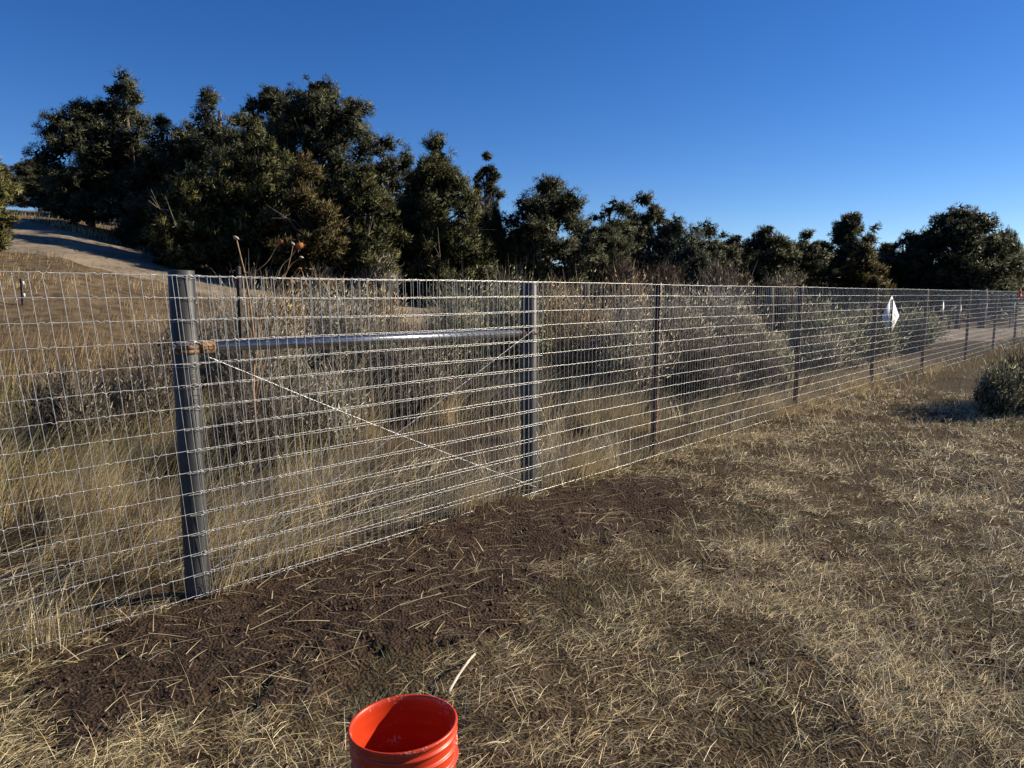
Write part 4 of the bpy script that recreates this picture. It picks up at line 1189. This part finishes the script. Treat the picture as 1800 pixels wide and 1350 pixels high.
def tall_grass():
    # tall bunch grass along and behind the mesh, combed over to the right
    s_ = rng.uniform(-1.8, 15, 2700); o_ = -rng.uniform(.0, 1.0, 2700) ** 1.5 * 3.4 + .02
    lush = fbm(s_ * .8, o_ * 1.1, 91, 3)
    keep = rng.uniform(0, 1, 2700) < np.clip((lush - .36) * 5.0, .05, 1)
    s_, o_, lush = s_[keep], o_[keep], lush[keep]
    per = rng.integers(22, 44, len(s_)); i = np.repeat(np.arange(len(s_)), per); n = len(i)
    c = np.array([P1 + FD * a + FN * b for a, b in zip(s_, o_)])
    x = c[i, 0] + rng.normal(size=n) * .055; y = c[i, 1] + rng.normal(size=n) * .055
    sx, sy = -math.cos(R(SUN_AZ)), -math.sin(R(SUN_AZ))
    def in_post_shade(x, y, wd):
        u = (x - P1[0]) * sx + (y - P1[1]) * sy; v = (x - P1[0]) * sy - (y - P1[1]) * sx
        return (u > -.05) & (u < 1.0) & (np.abs(v) < wd)
    kp = ~in_post_shade(x, y, .22); x, y, i = x[kp], y[kp], i[kp]; n = len(x)
    r = np.hypot(x, y)
    hgt = (np.interp(s_, [-2, -.5, .4, 2.2, 3.0, 5, 6.5, 9, 15], [.60, .50, .46, .66, .76, .66, .46, .40, .34]) * np.interp(-o_, [0, .4, 2, 3.6], [.55, .8, 1.0, .9]))[i]
    head = R(8) + (rng.normal(size=len(s_)) * .75)[i] + rng.normal(size=n) * .38
    L = hgt * (.75 + .5 * rng.uniform(0, 1, len(s_)))[i] * rng.uniform(.45, 1.2, n)
    V, F, C = blades(np.stack([x, y, height(x, y) - .01], -1), head, L, (.08 + .35 * rng.uniform(0, 1, len(s_)))[i] + rng.uniform(-.08, .15, n), rng.uniform(.6, 1.5, n), rng.uniform(.0022, .0042, n) * np.maximum(1, r / 4.6), 3,
                     (np.array([[.78, .64, .38], [.88, .77, .51], [.62, .48, .26], [.52, .41, .23], [.38, .34, .17]])[rng.choice(5, n, p=[.3, .2, .25, .15, .1])]) * rng.uniform(.75, 1.15, (n, 1)) * (.55 + .65 * rng.uniform(0, 1, len(s_)))[i][:, None], rng.uniform(-.8, .8, n), .15)
    tag(link('tall_grass', new_mesh('tall_grass', V, F, C), M['grass']), kind='stuff')
    # flattened bunches lying under the mesh near the corner post
    n = 2600
    s2 = rng.uniform(-1.6, 2.4, n); o2 = -rng.uniform(0.0, 1.1, n)
    p = P1 + FD * s2[:, None] + FN * o2[:, None]
    p = p[~in_post_shade(p[:, 0], p[:, 1], .16)]; n = len(p)
    V, F, C = blades(np.column_stack([p, height(p[:, 0], p[:, 1]) + rng.uniform(0, .06, n)]), R(20) + rng.normal(size=n) * .7, rng.uniform(.15, .45, n), rng.uniform(.6, 1.3, n), rng.uniform(1.3, 1.8, n), rng.uniform(.003, .005, n), 4, straw_cols(n), rng.uniform(-.8, .8, n), .2)
    tag(link('flattened_grass', new_mesh('flattened_grass', V, F, C), M['grass']), kind='stuff')
    # short dry grass over the slope behind
    x, y = visible_sector(95000, 5, 30, 1.0)
    q = -in_front(x, y); rd = road_dist(x, y)
    pm = fbm(x * .45, y * .45, 97, 3)
    keep = (q > 1.5) & (rd > 1.7 + .7 * rng.uniform(0, 1, len(x))) & (rng.uniform(0, 1, len(x)) < np.where((x < -1.5) & (np.hypot(x, y) < 10.5), .95, np.clip((pm - .25) * 2.2, .1, .8))) & (y < 27)
    x, y, pm = x[keep], y[keep], pm[keep]; n = len(x); r = np.hypot(x, y)
    c = np.where((pm > .52)[:, None], np.array([.50, .40, .23]), np.array([.42, .31, .17])) * rng.uniform(.7, 1.25, (n, 1))
    left = (x < -1.5) & (r < 10.5) & (r > 5.5)
    c = np.where((left & (pm > .46))[:, None], np.array([.40, .36, .17]) * rng.uniform(.6, 1.25, (n, 1)), c)
    L = rng.uniform(.08, .26, n) * np.where(left, 2.0, np.where(r < 12, 1.35, .8))
    V, F, C = blades(np.stack([x, y, height(x, y) - .01], -1), R(15) + rng.normal(size=n) * 1.0, L, rng.uniform(0, .4, n), rng.uniform(.4, 1.2, n), .0038 * np.maximum(1, r / 5.5), 2, c, rng.uniform(-.8, .8, n), .2)
    tag(link('hill_grass', new_mesh('hill_grass', V, F, C), M['grass']), kind='stuff')
    # grass at the foot of the far fence posts, camera side
    x, y = visible_sector(26000, 6.5, 24, 1.0)
    q = in_front(x, y)
    keep = (q > -.4) & (x > 1.2) & (rng.uniform(0, 1, len(x)) < np.where(q < .7, 1.0, .55)) & (soil_mask(x, y) < .5)
    x, y, q = x[keep], y[keep], q[keep]; n = len(x); r = np.hypot(x, y)
    c = np.array([[.44, .33, .16], [.52, .42, .24], [.36, .23, .10], [.26, .25, .11]])[rng.choice(4, n, p=[.35, .25, .25, .15])] * rng.uniform(.75, 1.2, (n, 1))
    L = rng.uniform(.06, .18, n) * np.where(q < .6, 1.7, .9)
    V, F, C = blades(np.stack([x, y, height(x, y) - .01], -1), R(15) + rng.normal(size=n) * 1.1, L, rng.uniform(.1, .7, n), rng.uniform(.6, 1.5, n), .0030 * np.maximum(1, r / 4.5), 2, c, rng.uniform(-.8, .8, n), .2)
    tag(link('verge_grass', new_mesh('verge_grass', V, F, C), M['grass']), kind='stuff')
tall_grass()

def clods():
    x, y = visible_sector(46000, 1.4, 7.5, 1.1)
    keep = (soil_mask(x, y) > .3) & (in_front(x, y) > -.05) & clear_of_bucket(x, y)
    x, y = x[keep], y[keep]; n = len(x)
    rad = rng.uniform(0, 1, n) ** 6 * .010 + .0022
    o = np.array([(1, 0, 0), (-1, 0, 0), (0, 1, 0), (0, -1, 0), (0, 0, 1), (0, 0, -1)], float)
    f = np.array([(0, 2, 4), (2, 1, 4), (1, 3, 4), (3, 0, 4), (2, 0, 5), (1, 2, 5), (3, 1, 5), (0, 3, 5)])
    V = np.stack([x, y, height(x, y) + .012 + rng.uniform(0, .006, n)], -1)[:, None] + o[None] * rad[:, None, None] * rng.uniform(.55, 1.35, (n, 6, 1)) + rng.normal(size=(n, 6, 3)) * rad[:, None, None] * .25
    F = (f[None] + (np.arange(n) * 6)[:, None, None]).reshape(-1, 3)
    c = np.array([.068, .045, .031]) * rng.uniform(.6, 1.9, (n, 1))
    tag(link('soil_crumbs', new_mesh('soil_crumbs', V.reshape(-1, 3), F, np.repeat(c, 6, 0)), M['clod']), kind='stuff')
clods()
